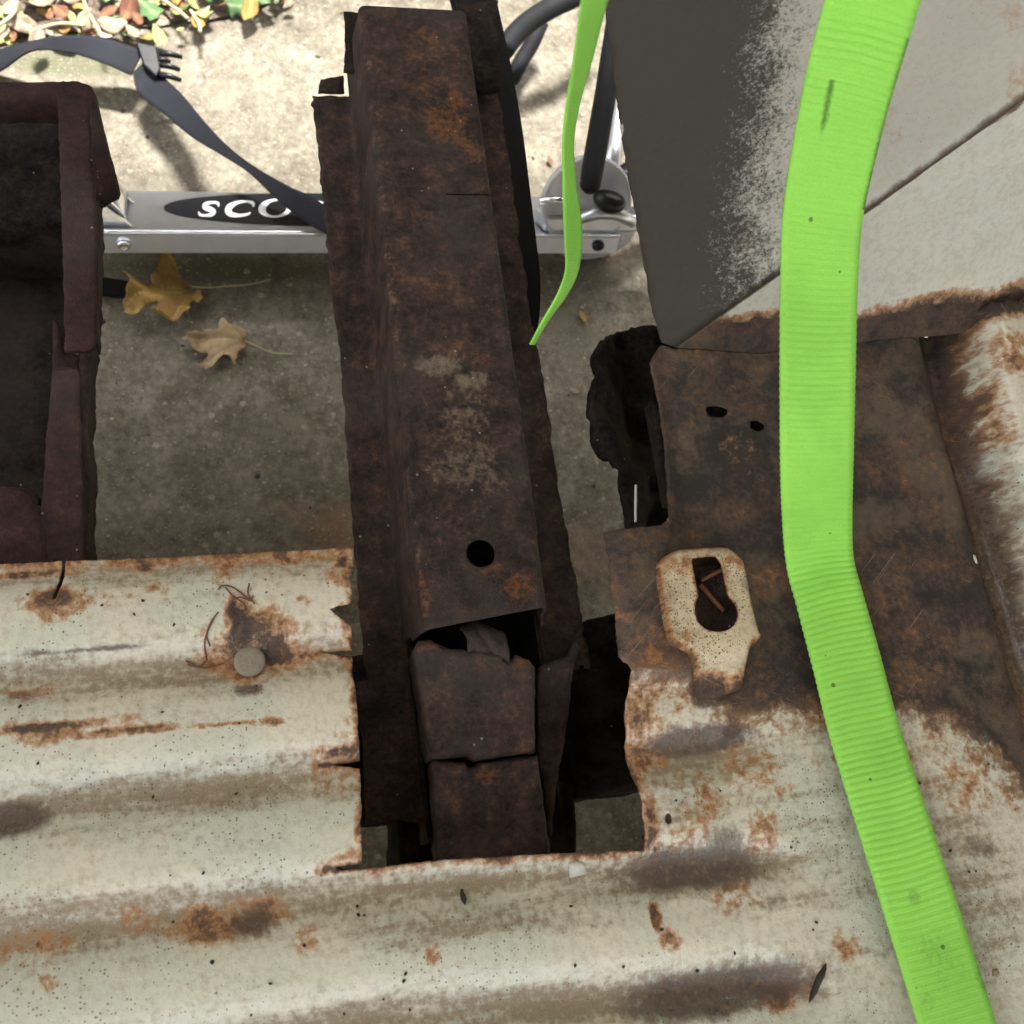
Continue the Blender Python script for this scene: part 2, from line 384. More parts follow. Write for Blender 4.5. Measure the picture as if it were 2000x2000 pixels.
M['chrome'] = simple('bright_steel', (.82, .83, .85), .18, 1., bs=60, bd=.0006)
M['print'] = simple('black_print', (.012, .012, .014), .6, spec=.15)
M['white'] = simple('white_print', (.80, .80, .80), .45, var=.05)
M['urethane'] = simple('cloudy_urethane', (.62, .63, .66), .22, Transmission_Weight=.35)
M['washer'] = simple('grey_stud_paint', (.25, .21, .155), .55, bs=250, bd=.002, var=.75)
M['fibre'] = simple('brown_fibre', (.16, .06, .025), .8)
M['twig'] = simple('pale_stem', (.42, .34, .20), .7)
M['chip'] = simple('pale_paint_chip', (.60, .58, .50), .5)
M['thread'] = simple('white_thread', (.7, .7, .68), .8)
M['pebble'] = simple('pale_pebble', (.30, .25, .18), .7, bs=300, var=.5)
M['grit'] = simple('dark_grit', (.028, .022, .017), .8)
def leafm(name, a, b, vein, tr=.15):
    m = Mt(name); n1 = m.noise(60, 5, .6); n2 = m.noise(300, 4)
    c = m.mix(m.mr(n1, .3, .7), a, b); c = m.mix(m.mr(n2, .55, .8, 0, .5), c, tuple(x*.4 for x in b))
    v = m.attr('vein'); c = m.mix(m.ma('MULTIPLY', v, .6), c, vein)
    return m.out(c, .6, m.bump(m.ma('ADD', n1, m.ma('MULTIPLY', v, .6)), .0015, .6), spec=.35, Subsurface_Weight=tr, Subsurface_Radius=(.003, .003, .001))
M['leaf_ochre'] = leafm('ochre_dry_leaf', (.38, .24, .06), (.22, .12, .03), (.5, .38, .14))
M['leaf_tan'] = leafm('tan_dry_leaf', (.42, .32, .17), (.30, .20, .11), (.5, .4, .25))
M['leaf_green'] = leafm('green_ivy_leaf', (.10, .20, .07), (.07, .13, .05), (.28, .34, .18))
M['leaf_lime'] = leafm('yellow_green_leaf', (.36, .38, .13), (.27, .28, .09), (.5, .5, .2))
M['leaf_red'] = leafm('red_brown_leaf', (.22, .085, .045), (.13, .055, .03), (.4, .2, .08))
M['leaf_pale'] = leafm('pale_fallen_leaf', (.36, .29, .20), (.22, .165, .11), (.6, .5, .35))

# ------------------------------------------------------------------ ground: one sheet to the horizon
def axis(lo, hi, st, far):
    a = list(np.arange(lo, hi+1e-9, st)); g = st
    while a[-1] < far: g *= 1.45; a.append(a[-1]+g)
    g = st
    while a[0] > -far: g *= 1.45; a.insert(0, a[0]-g)
    return np.array(a)
gx = axis(-.45, 1.0, .006, 250.); gy = axis(-.25, 1.35, .006, 250.)
GX, GY = np.meshgrid(gx, gy); P = np.stack([GX.ravel(), GY.ravel()], 1)
gz = np.zeros(len(P))
near = (np.abs(P[:, 0]) < 2) & (np.abs(P[:, 1]) < 2.5)
for i in np.nonzero(near)[0]:
    q = Vector((P[i, 0], P[i, 1], 0)); gz[i] = noise.noise(q*14)*.0025+noise.noise(q*45)*.0016+noise.noise(q*110)*.0010
stain = blobs(P, [(640, 1000, 90, 70, .75), (560, 960, 70, 40, .5), (1110, 1050, 70, 110, .55), (1150, 480, 60, 60, .45), (1060, 500, 90, 50, .4)], 0, .00058)
moss_and_shade = blobs(P, [(420, 180, 260, 140, .3), (1060, 250, 120, 120, .3), (400, 510, 240, 34, .8), (1080, 520, 150, 34, .5), (480, 580, 220, 60, .25), (150, 120, 160, 40, .9), (640, 690, 80, 90, .3), (1080, 620, 80, 90, .5), (560, 330, 60, 60, .4), (300, 360, 140, 60, .4), (1020, 560, 60, 70, .4), (520, 820, 90, 60, .35), (380, 250, 90, 90, .2)], 0, .00058)  # moss patches, with the shadow band below the scooter painted in
nx = len(gx); f = [(j*nx+i, j*nx+i+1, (j+1)*nx+i+1, (j+1)*nx+i) for j in range(len(gy)-1) for i in range(nx-1)]
o = mesh('ground', np.column_stack([P, gz]), f, M['ground'], None, {'stain': stain, 'moss_and_shade': moss_and_shade}, True)
tag(o, kind='structure')
# leaf-bed soil behind the slab
def soil_mat():
    m = Mt('leaf_mould_soil'); n1, n2 = m.noise(60, 6, .65), m.noise(260, 5, .7)
    c = m.ramp(m.ma('MULTIPLY_ADD', n1, .5, m.ma('MULTIPLY', n2, .5)), [(.3, (.08, .055, .035)), (.5, (.20, .15, .11)), (.7, (.42, .36, .29))])
    return m.out(c, .9, m.bump(n2, .008, .9))
ol = rag([(-.75, .985, .01), (-.27, .99, .006), (-.12, 1.012, .006), (.0, 1.04, .006), (.05, 1.07, .006), (.08, 1.13, .01), (.2, 1.4, 0), (-.75, 1.4, 0)], .01, .01, seed=3)
Ps, T = sheet(ol, .012)
dd = bdist(Ps, ol)
z = [.004+.012*min(1, d/.05)+.006*noise.noise(Vector((x*30, y*30, 0)))*min(1, d/.03) for (x, y), d in zip(Ps, dd)]
tag(mesh('soil_bed', np.column_stack([Ps, z]), T, soil_mat(), None, None, True), kind='structure')
gw = empty('sky_blocker', (0, 2.0, 0)); tag(gw, 'unseen wall added behind the leaf bed to block low sky', 'wall')  # out of view, added to keep low rear sky light off the ground
GWM = Mt('blocker_render').out((.22, .20, .16), .9)
box('blocker_body', -5, 5, 1.9, 2.12, -.05, 2.1, GWM, gw, .01)
box('blocker_coping', -5.02, 5.02, 1.86, 2.16, 2.102, 2.16, GWM, gw, .01)
# embedded grit: uncountable
vs_, fs_ = [], []
ico = [(0, 0, 1), (.9, 0, .3), (.28, .85, .3), (-.72, .53, .3), (-.72, -.53, .3), (.28, -.85, .3)]
icf = [(0, 1, 2), (0, 2, 3), (0, 3, 4), (0, 4, 5), (0, 5, 1)]
def stones(name, n, mat, lo, hi, seed):
    r = np.random.default_rng(seed); V, Fc = [], []
    for i in range(n):
        x, y = r.uniform(-.35, .62), r.uniform(-.05, 1.25); s = lo+(hi-lo)*r.random()**3; a = r.uniform(0, 6.3); e = r.uniform(.55, 1); b = len(V)
        zz = noise.noise(Vector((x, y, 0))*14)*.0025
        for p in ico:
            px, py = p[0]*s*e, p[1]*s
            V.append((x+px*math.cos(a)-py*math.sin(a), y+px*math.sin(a)+py*math.cos(a), zz-.0008+p[2]*s*.55*r.uniform(.7, 1.1)))
        for p in range(5): V.append((*V[b+1+p][:2], zz-.003))
        Fc += [tuple(b+k for k in t) for t in icf]
        Fc += [(b+1+k, b+6+k, b+6+(k+1) % 5, b+1+(k+1) % 5) for k in range(5)]
    tag(mesh(name, V, Fc, mat, None, None, True), label='small '+('pale' if mat is M['pebble'] else 'dark')+' stones and grit bedded in the concrete', cat='gravel', kind='stuff')
stones('pale_gravel', 170, M['pebble'], .0011, .0055, 1)
stones('dark_gravel', 420, M['grit'], .0012, .0045, 2)

# ------------------------------------------------------------------ the van
van = empty('van_body', (0, 0, 0))
tag(van, 'rusty stripped van body with cream ribbed load floor cut open over its chassis rails', 'van')
ZF = .5
VAL = (.188, .125, .060, -.003, -.066, -.129, -.192, -.255)
P0 = Vector((.273, .311, ZF)); CREASE = Vector((.183, .083, .15))
def base_y(x): return .311+(x-.273)*.08
CHL = sorted([U2(x, y)[::-1] for x, y in [(1792, 655), (1812, 740), (1838, 840), (1868, 940), (1900, 1050), (1932, 1160), (1975, 1330), (2010, 1500), (2040, 1750)]])
def chan_x(y): return np.interp(y, [c[0] for c in CHL], [c[1] for c in CHL])
def floor_z(P):
    x, y = P[:, 0], P[:, 1]; z = np.full(len(P), ZF)
    fade = 1-sstep(.245, .292, x+.010*np.sin(y*90))
    for i, v in enumerate(VAL):
        yv = v-(.06*np.clip(x-.04, 0, 1) if i > 1 else 0)
        g = np.exp(-((y-yv)/.0145)**2)
        f = fade if i > 1 else 1-sstep(.17, .2, x)
        z -= .012*g*f
    # raised lip with the bracket, raised sill on the right
    fl = (1-sstep(.238, .262, x))*sstep(.19, .215, x)*sstep(.085, .10, y)
    z += .009*fl
    rx = chan_x(y)+.012
    z += .022*sstep(-.006, .018, x-rx)-.024*np.exp(-((x-rx+.014)/.014)**2)*sstep(-.05, .12, y)
    nn = np.array([noise.noise(Vector((a*22, b*22, 1)))*.0012+noise.noise(Vector((a*70, b*70, 2)))*.0004 for a, b in P])
    return z+nn
D = lambda *L: [U2(*p) for p in L]
base_r = [(x, base_y(x), .004) for x in (.75, .547, .46, .38, .32)]
right_cut = D((1243, 655), (1224, 690), (1240, 760), (1252, 840), (1256, 920), (1259, 985), (1240, 1000), (1135, 1008), (1146, 1080), (1158, 1170), (1164, 1240), (1183, 1262), (1186, 1300), (1179, 1350), (1188, 1400), (1196, 1440), (1206, 1480), (1212, 1520), (1217, 1560), (1223, 1606))
bot_cut = D((1223, 1606), (1040, 1613), (830, 1625), (700, 1640), (690, 1642), (640, 1640), (634, 1636), (684, 1631))
left_cut = D((684, 1631), (681, 1560), (683, 1480), (681, 1446), (632, 1439), (681, 1432), (676, 1380), (671, 1300), (668, 1280), (666, 1231), (600, 1222), (667, 1219), (664, 1180), (622, 1148), (640, 1142), (662, 1137), (664, 1100), (658, 1085), (668, 1075), (668, 1040), (669, 1022))
top_cut = D((669, 1022), (500, 1030), (300, 1041), (117, 1048), (114, 1085), (104, 1128), (97, 1130), (106, 1085), (109, 1048), (0, 1053))
ol = [(-1, -2, 0), (.75, -2, 0)]+base_r+[(x, y, .0012) for x, y in right_cut[:-1]]+[(x, y, .0005) for x, y in bot_cut[:-1]]+[(x, y, .0008) for x, y in left_cut[:-1]]+[(x, y, .0006) for x, y in top_cut]+[(-1, .195, 0)]
outline = rag(ol, .001, .0018, seed=5)
def oval(px, py, rx, ry, n=22, sd=1):
    c = U2(px, py); return [(c[0]+rx*math.cos(t)*(1+.10*math.sin(3*t+sd)), c[1]+ry*math.sin(t)*(1+.10*math.cos(2*t+sd))) for t in np.linspace(0, 2*math.pi, n, endpoint=False)]
HOLES = [oval(1352, 776, .0075, .0046), oval(1428, 803, .0052, .0038, 18, 2), oval(1862, 1395, .0028, .0020, 12, 3), oval(1262, 1545, .0022, .0030, 12, 4)]
Pf, Tf = sheet(outline, .0024, HOLES, region=(-.175, -.15, .60, .34))
RUST = [(105, 1128, 42, 20, .85), (120, 1135, 85, 40, .5), (455, 1185, 34, 55, 1.0), (440, 1150, 20, 35, 1.0), (480, 1210, 80, 70, .7), (505, 1232, 50, 24, 1.0), (475, 1215, 105, 62, .55), (600, 1225, 90, 12, .62), (650, 1200, 30, 45, .45),
 (60, 1373, 140, 7, .95), (60, 1382, 110, 26, .48), (240, 1374, 110, 5, .75), (330, 1376, 220, 4, .6), (510, 1362, 26, 9, .72), (640, 1415, 50, 12, .85), (640, 1437, 55, 8, 1.0), (640, 1460, 60, 40, .42), (655, 1380, 35, 40, .35),
 (655, 1637, 50, 6, 1.1), (650, 1620, 50, 22, .42), (430, 1738, 115, 34, .52), (370, 1735, 45, 28, .6), (510, 1725, 40, 26, .62), (255, 1730, 42, 34, .36), (85, 1855, 18, 16, .66), (230, 1360, 60, 14, .35),
 (100, 1050, 120, 10, .62), (330, 1046, 260, 13, .55), (560, 1040, 120, 16, .6), (420, 1070, 36, 40, .52), (420, 1080, 18, 14, .7), (270, 1055, 16, 14, .75), (40, 1074, 90, 8, .85), (575, 1133, 18, 12, .58), (650, 1045, 26, 20, .7), (640, 1085, 30, 30, .36),
 (200, 1125, 60, 10, .40), (300, 1108, 30, 14, .42), (645, 1150, 28, 26, .62), (40, 1790, 90, 30, .34), (60, 1300, 60, 20, .34), (180, 1620, 14, 10, .3),
 # right-hand side
 (1190, 1090, 70, 150, 1.05), (1340, 1150, 160, 170, 1.15), (1390, 1310, 60, 34, .95),
 (1260, 1290, 90, 60, .52), (1200, 1330, 40, 70, .72), (1290, 1310, 60, 40, .56), (1225, 1400, 50, 60, .62), (1390, 1390, 36, 70, .60), (1420, 1450, 60, 60, .42), (1300, 1500, 90, 60, .36), (1290, 1570, 60, 60, .42), (1232, 1560, 16, 70, .72), (1240, 1500, 40, 60, .40), (1440, 1570, 34, 46, .72), (1390, 1690, 60, 34, .44), (1236, 1725, 10, 24, 1.0), (1600, 1785, 30, 28, .62), (1545, 1850, 10, 40, .66, -35), (1470, 1880, 50, 30, .60), (1265, 1775, 22, 22, .5), (1480, 1490, 26, 16, .40), (1800, 1480, 120, 60, .34, -30), (1650, 1420, 140, 50, .40), (580, 1775, 26, 24, .5), (820, 1800, 20, 20, .4),
 (1890, 690, 70, 60, .55), (1850, 780, 40, 120, .6), (1880, 980, 40, 120, .6), (1930, 1180, 30, 120, .5)]
BARE = [(1400, 870, 70, 60, .6), (10, 1545, 62, 30, .95), (1330, 1392, 120, 30, .95), (1310, 1640, 150, 44, .95), (1250, 1625, 60, 30, .7), (1380, 1595, 60, 40, .6), (1370, 1868, 190, 46, .98), (1260, 1885, 120, 30, .55), (1470, 1700, 60, 16, .4), (480, 1740, 46, 28, .72), (470, 1300, 34, 12, .7), (1150, 1430, 50, 20, .5), (30, 1310, 40, 14, .4), (190, 1220, 80, 5, .8), (75, 1227, 40, 5, .7), (1850, 1600, 36, 34, .5), (600, 1870, 40, 14, .3)]
rust = blobs(Pf, RUST); bare = blobs(Pf, BARE)
dirt = np.zeros(len(Pf))
for i, v in enumerate(VAL):
    yv = v-(.06*np.clip(Pf[:, 0]-.04, 0, 1) if i > 1 else 0)
    dirt = np.maximum(dirt, .78*np.exp(-((Pf[:, 1]-yv+.001)/.0135)**2)*(1-sstep(.27, .31, Pf[:, 0])))
dirt = np.maximum(dirt, blobs(Pf, [(150, 1730, 240, 44, .72), (1500, 1500, 200, 260, .28), (1650, 1650, 260, 200, .30), (1800, 1650, 150, 250, .55), (1400, 880, 130, 110, .6), (1300, 1480, 100, 120, .45), (950, 1720, 330, 50, .6), (1560, 1350, 120, 60, .5), (1880, 900, 60, 200, .35), (200, 1590, 200, 40, .1)]))
# a rusty seam wherever the sheet has been cut
field = np.array(D((1215, 640), (1500, 640), (1800, 585), (1822, 700), (1842, 830), (1862, 960), (1892, 1100), (1940, 1300), (1985, 1520), (1905, 1450), (1820, 1360), (1720, 1330), (1640, 1330), (1560, 1310), (1450, 1330), (1380, 1330), (1330, 1300), (1270, 1250), (1130, 1250), (1120, 1000), (1240, 985)))
vv = (Pf[:, 0] > .15) & (Pf[:, 1] > -.05); sd = np.full(len(Pf), -1.); sd[vv] = bdist(Pf[vv], field)*np.where(inpoly(Pf[vv], field), 1, -1)
rust = np.maximum(rust, 1.2*sstep(-.022, .018, sd)*(1-.28*blobs(Pf, [(1400, 860, 60, 70, 1.)])))
chx = chan_x(Pf[:, 1])+.012
bare = np.maximum(bare, 1.0*np.exp(-((Pf[:, 0]-chx+.012)/.014)**2)*sstep(.0, .1, Pf[:, 1])); bare = np.maximum(bare, .62*sstep(-.030, .004, sd)*(1-sstep(-.002, .02, Pf[:, 0]-chx)))
rust = np.maximum(rust, .42*sstep(-.034, -.006, sd)*(1-sstep(-.002, .02, Pf[:, 0]-chx)))
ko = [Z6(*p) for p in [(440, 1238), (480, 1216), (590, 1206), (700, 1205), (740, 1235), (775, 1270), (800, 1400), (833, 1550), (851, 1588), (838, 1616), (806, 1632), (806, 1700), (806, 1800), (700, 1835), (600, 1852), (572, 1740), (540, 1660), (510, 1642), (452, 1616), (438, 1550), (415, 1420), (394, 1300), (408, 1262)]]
cutl = np.array(right_cut+bot_cut)
dc = np.full(len(Pf), 1.); vis = (Pf[:, 0] > -.2) & (Pf[:, 0] < .62) & (Pf[:, 1] > -.2)
dc[vis] = np.minimum.reduce([bdist(Pf[vis], np.array(c+c[::-1])) for c in (right_cut, bot_cut[:4], left_cut, top_cut[:4]+top_cut[8:])])
rust = np.maximum(rust, .62*(1-sstep(.0004, .006, dc)))
kq = np.array([U2(*p, ZF+.008) for p in ko]); kv = (np.abs(Pf[:, 0]-kq[:, 0].mean()) < .06) & (np.abs(Pf[:, 1]-kq[:, 1].mean()) < .08); kd = np.full(len(Pf), 1.); kd[kv] = bdist(Pf[kv], kq); bare = np.maximum(bare, 1.0*(1-sstep(.002, .010, kd)))  # darkens the floor around the bracket in place of its contact shadow
rust = np.maximum(rust, .95*(1-sstep(.004, .02, np.abs(Pf[:, 1]-(.311+(Pf[:, 0]-.273)*.08))))*sstep(.25, .27, Pf[:, 0]))
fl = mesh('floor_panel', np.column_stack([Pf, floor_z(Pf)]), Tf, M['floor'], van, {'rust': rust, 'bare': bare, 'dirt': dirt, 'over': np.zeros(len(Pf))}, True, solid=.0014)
tag(fl, 'cream painted ribbed steel floor with a cut-out, rusted brown on the right')
FZ = lambda x, y: float(floor_z(np.array([[x, y]]))[0])

# rear corner walls: left-facing wall and front-facing wall meeting at a leaning crease
bcurve = [U2(1250, 655), U2(1226, 565), U2(1207, 450), U2(1190, 360), U2(1172, 250), U2(1155, 120), U2(1140, 0), U2(1128, -90)]
bsm = rag([(x, y, 1e-9) for x, y in bcurve], 1e-9, .003, False, 8); bcurve = rag([(x, y, .0012) for x, y in bcurve], .001, .003, False, 8)
bcurve = [(P0.x, P0.y)]+bcurve[1:]+[(.272, .78)]; bsm = [(P0.x, P0.y)]+bsm[1:]+[(.272, .78)]
bsm = list(zip(np.convolve(np.pad([p[0] for p in bsm], 8, 'edge'), np.ones(17)/17, 'valid'), [p[1] for p in bsm]))
ns = 110; V, at, rr, br = [], [], [], []
for i, (x, y) in enumerate(bcurve):
    for j in range(ns+1):
        s = 2.1*(j/ns)**1.25
        kk = min(1, s/.05); x2, y2 = bsm[i] if i else (x, y); q = Vector((x+(x2-x)*kk, y+(y2-y)*kk, ZF))+CREASE*s
        
        V.append(q)
        lim = .04+1.5*max(0, y-.311)
        at.append(float(np.clip(1.0-(s-lim)*2.0, 0, 1)) if s > lim*.5 else 1.0)
        # paint lost along the lower edge leaves pale flecks
        g = noise.noise(Vector((y*30, s*9, 4)))
        if s < .07 and g > .46 and s < .03 and y > .36: at[-1] = 0
        rr.append(.75*(1-min(1, s/.035)) if g < .3 else .2)
        br.append(0)
n = ns+1; f = [(i*n+j, i*n+j+1, (i+1)*n+j+1, (i+1)*n+j) for i in range(len(bcurve)-1) for j in range(ns)]
yy = np.array([v.y for v in V]); ss = np.array([(v.z-ZF)/CREASE.z for v in V])
rr = np.maximum(np.array(rr), .0*(1-sstep(.0, .0022, np.abs(yy-CREASE.y*ss-P0.y))))
br = .8*(1-sstep(.0, .0016, np.abs(yy-CREASE.y*ss-P0.y)))
w1 = mesh('side_wall', V, f, M['wall_shaded'], van, {'rust': rr, 'bare': br, 'dirt': np.full(len(V), .12), 'over': at}, True, solid=.002, off=0)
tag(w1, 'shaded wall panel sprayed dark at its left, fading into specks')
nu, nv = 150, 110; V, rr, dt, br = [], [], [], []
for i in range(nu+1):
    u = i/nu; bx = P0.x+(.75-P0.x)*u; by = base_y(bx)
    for j in range(nv+1):
        s = 2.1*(j/nv)**1.3
        d = CREASE.lerp(Vector((.03, .10, .16)), min(1, u))
        q = Vector((bx, by, ZF))+d*s
        q.y += (.010*math.exp(-(s/.10)**2)*-1)*min(1, u*8) + .0015*min(1, u*8)*noise.noise(Vector((bx*20, s*8, 2)))
        V.append(q)
        e = .10+.05*noise.noise(Vector((bx*18, 5, 0)))+.06*math.exp(-((bx-.30)/.03)**2)+.05*sstep(.36, .44, bx)
        rr.append(float(1.1*(1-sstep(e*.5, e*1.35, s))))
        rr[-1] = max(rr[-1], .0)
        dt.append(.15); br.append(float(.8*(1-sstep(0, .0032, u))))
n = nv+1; f = [(i*n+j, (i+1)*n+j, (i+1)*n+j+1, i*n+j+1) for i in range(nu) for j in range(nv)]
Vn = np.array([tuple(v) for v in V])
def wall_spot(px, py, r, st, arr):
    d = RIGHT*((px*S-1000)/F)+UP*((1000-py*S)/F)+FWD
    dv = np.array(d); t = (Vn-np.array(CAM))@dv/(dv@dv); dist = np.linalg.norm(Vn-np.array(CAM)-t[:, None]*dv, axis=1)
    k = np.argmin(dist); c = Vn[k]; dd = np.linalg.norm(Vn-c, axis=1)
    np.maximum(arr, st*(1-sstep(.4, 1.4, dd/(r*.00028))), out=arr)
br = np.array(br); rr = np.array(rr)
for a in [(1830, 85, 16, .9), (1838, 105, 12, .9), (1822, 70, 10, .8), (1925, 25, 14, .9), (1905, 30, 8, .9), (1835, 180, 9, .9), (1790, 205, 6, .6), (1820, 575, 10, .7), (1870, 585, 8, .7), (1640, 357, 10, .9)]: wall_spot(*a, br)
w2 = mesh('wheel_arch_wall', V, f, M['wall'], van, {'rust': rr, 'bare': br, 'dirt': dt, 'over': np.zeros(len(V))}, True, solid=.002, off=0)
tag(w2, 'off-white wall panel with rust along its foot behind the wide lime strap')

# keyhole bracket
c = U2(1390, 790); box('hole_shade_plate', c[0]-.045, c[0]+.05, c[1]-.045, c[1]+.03, .455, .47, M['under'], van, .002)  # dark plate added under the floor holes so they read as shade
kh = [Z6(*p) for p in [(536, 1266), (640, 1256), (664, 1290), (690, 1420), (722, 1458), (735, 1500), (728, 1535), (700, 1566), (652, 1579), (600, 1570), (562, 1538), (548, 1492), (552, 1455), (566, 1430), (548, 1340)]]
zk = ZF+.017
def round_poly(C, r, n=4):
    C = [np.array(c) for c in C]; out = []
    for i in range(len(C)):
        a, b, c = C[i-1], C[i], C[(i+1) % len(C)]; u = a-b; v = c-b; lu, lv = np.linalg.norm(u), np.linalg.norm(v)
        k = min(r, lu*.45, lv*.45); p, q = b+u/lu*k, b+v/lv*k
        for t in np.linspace(0, 1, n+1): out.append(tuple((1-t)**2*p+2*t*(1-t)*b+t*t*q))
    return out
def smooth2(L, k=3):
    C = np.array([U2(*p, zk) for p in L]); n = len(C)
    for _ in range(k):
        C = np.stack([.75*C+.25*np.roll(C, -1, 0), .25*C+.75*np.roll(C, -1, 0)], 1).reshape(-1, 2)
    return [tuple(p) for p in C]
ko2, kh2 = round_poly([U2(*p, zk) for p in ko], .0035), round_poly([U2(*p, zk) for p in kh], .0025)
Pk, Tk = sheet(ko2, .0013, [kh2])
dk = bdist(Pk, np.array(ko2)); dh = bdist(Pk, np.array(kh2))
tabf = sstep(U2(*Z6(700, 1600), zk)[1]*1., U2(*Z6(700, 1800), zk)[1], Pk[:, 1])
top = zk-.012*tabf
zz = np.maximum(top-.016*(1-np.sqrt(np.clip(1-(1-np.clip(dk/.0042, 0, 1))**2, 0, 1))), ZF-.002)
zz += .0009*(1-sstep(0.0008, .0035, dh))
hc0 = np.array(kh2).mean(0)
rk = np.maximum.reduce([.80*(1-sstep(.0, .0065, dk)), .42*(1-sstep(.0, .016, np.abs(Pk[:, 1]-Pk[:, 1].max()+.012))), .5*(1-sstep(0, .008, np.hypot(Pk[:, 0]-hc0[0]+.02, Pk[:, 1]-hc0[1]+.02))), .9*sstep(.45, 1.0, tabf), .55*(1-sstep(0, .002, dh)), .35*(1-sstep(.0, .02, np.abs(Pk[:, 0]-.305)))])
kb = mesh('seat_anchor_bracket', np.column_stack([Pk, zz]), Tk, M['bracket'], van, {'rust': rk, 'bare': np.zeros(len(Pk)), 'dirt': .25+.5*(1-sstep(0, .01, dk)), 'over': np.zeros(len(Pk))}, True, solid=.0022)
tag(kb, 'cream speckled anchor bracket with a keyhole-shaped slot')
# its weld-on foot plate
# dark pocket seen through the keyhole
hc = np.array(kh2).mean(0)
box('bracket_floor', hc[0]-.02, hc[0]+.02, hc[1]-.026, hc[1]+.026, ZF-.0065, ZF+.0035, M['rail'], van, .001)

# stud and washer in the floor
c = U2(470, 1242); M4 = Matrix.Translation((c[0], c[1], FZ(*c)+.0022))
o = bm_obj('floor_stud', lathe_bm([(.0003, -.001), (.0083, -.001), (.0087, .0010), (.0082, .0018), (.0055, .0020), (.0003, .0021)], 40, M4), M['washer'], van, True)
tag(o, 'round grey stud head set in a dark rust stain')

# ------------------------------------------------------------------ main chassis rail (hat section)
rail = empty('chassis_rail', (0, 0, 0)); rail.parent = van
tag(rail, 'dark brown rusted hat-section chassis rail crossing the middle of the cut-out')
ZT, ZB = .48, .425
lefte = [U2(x, y, ZB) for x, y in [(590, 178), (597, 260), (608, 360), (620, 500), (640, 650), (652, 800), (664, 960), (672, 1080), (680, 1170), (692, 1285)]]
righte = [U2(x, y, ZB) for x, y in [(940, 175), (965, 330), (985, 480), (1003, 600), (1026, 720), (1048, 880), (1068, 1000), (1090, 1120), (1104, 1190)]]
def xe(L, y):
    L = sorted(L, key=lambda p: p[1]); return float(np.interp(y, [p[1] for p in L], [p[0] for p in L]))
y_end = .603; y_near = .143
slot_y = U2(870, 366, ZT)[1]
hole_c = np.array(U2(908, 1043, ZT)); hole_r = .0090
lip_y = U2(790, 1018, ZT)[1]
rows = sorted(set(list(np.round(np.arange(y_near-.0024*17, y_end, .0024), 5))+[slot_y-.0006, slot_y+.0006, y_end, lip_y-.0004, lip_y+.0004]))
topx = list(np.arange(.0945, .1635, .0023))
def profile(y):
    tilt = .003*(1-min(1, (y-y_near)/.03)) if y < y_near+.03 else 0
    wl = .0015 if y < lip_y else 0       # overlapped end plate is a little narrower
    fl, fr = xe(lefte, y), xe(righte, y)
    ja = .25+2.2*abs(noise.noise(Vector((7, y*22, 1)))); jb = .3+2.4*abs(noise.noise(Vector((9, y*25, 1))))
    fl += ja*.0016*noise.noise(Vector((0, y*190, 1)))+.0018*noise.noise(Vector((0, y*70, 1)))
    fr += jb*.0022*noise.noise(Vector((3, y*170, 1)))+.0024*noise.noise(Vector((3, y*60, 1)))
    y_fl = lefte[0][1]; y_fr = righte[0][1]
    if y > y_fl: fl = .0838
    if y > y_fr: fr = .1745
    pr = []
    for k in range(9):
        t = k/8; pr.append((fl+(.0815-fl)*t, ZB+.0015*noise.noise(Vector((t*3, y*25, 6)))-.003*(1-t)*abs(noise.noise(Vector((1, y*14, 6))))))
    for k in range(1, 12): t = k/12; pr.append((.083+.0055*t, ZB+.003+(ZT-.009-ZB)*t+0))
    for k in range(6):
        a = math.pi-math.pi/2*k/5; pr.append((.0935+wl+.0055*math.cos(a), ZT-.0055+.0055*math.sin(a)-wl*.6))
    for x in topx[1:-1]:
        dent = -.0012*abs(noise.noise(Vector((x*30, y*18, 9))))
        pr.append((x+wl*(1 if x < .129 else -1)*(abs(x-.129)/.034), ZT-wl*.6+dent+tilt*0))
    for k in range(6):
        a = math.pi/2-math.pi/2*k/5; pr.append((.1625-wl+.0055*math.cos(a), ZT-.0055+.0055*math.sin(a)-wl*.6))
    for k in range(1, 12): t = 1-k/12; pr.append((.168+.0055*(1-t), ZB+.003+(ZT-.009-ZB)*t))
    for k in range(9):
        t = k/8; pr.append((.1755+(fr-.1755)*t, ZB+.0018*noise.noise(Vector((t*3, y*25, 8)))-.003*t*abs(noise.noise(Vector((4, y*12, 6))))))
    return pr
V = []
for y in rows: V += [(x, y+((1-min(1, (y-y_near)/.02))*(.004*(x-.129)/.035) if z > .45 and y >= y_near else 0), z) for x, z in profile(y)]
npf = len(profile(.3)); V = np.array(V); f = []
for i in range(len(rows)-1):
    for j in range(npf-1):
        a = (i*npf+j, i*npf+j+1, (i+1)*npf+j+1, (i+1)*npf+j); c = V[list(a)].mean(0)
        ontop = c[2] > ZT-.004
        if ontop and np.hypot(*(c[:2]-hole_c)) < hole_r: continue
        if rows[i] < y_near-1e-6 and c[2] > ZB+.0065: continue
        if rows[i] < y_near-1e-6 and c[1] < (.108 if c[0] < .12 else .118)+.006*noise.noise(Vector((c[0]*160, 0, 2))): continue
        if abs(c[1]-slot_y) < .0006 and c[2] > ZT-.003 and c[0] > .136: continue
        if c[2] < ZB+.002 and c[1] > lefte[0][1] and c[0] < .1: continue
        if c[2] < ZB+.002 and c[1] > righte[0][1] and c[0] > .15: continue
        f.append(a)
used = np.zeros(len(V), int)
for a in f:
    for k in a: used[k] += 1
d = V[:, :2]-hole_c; r = np.hypot(d[:, 0], d[:, 1])
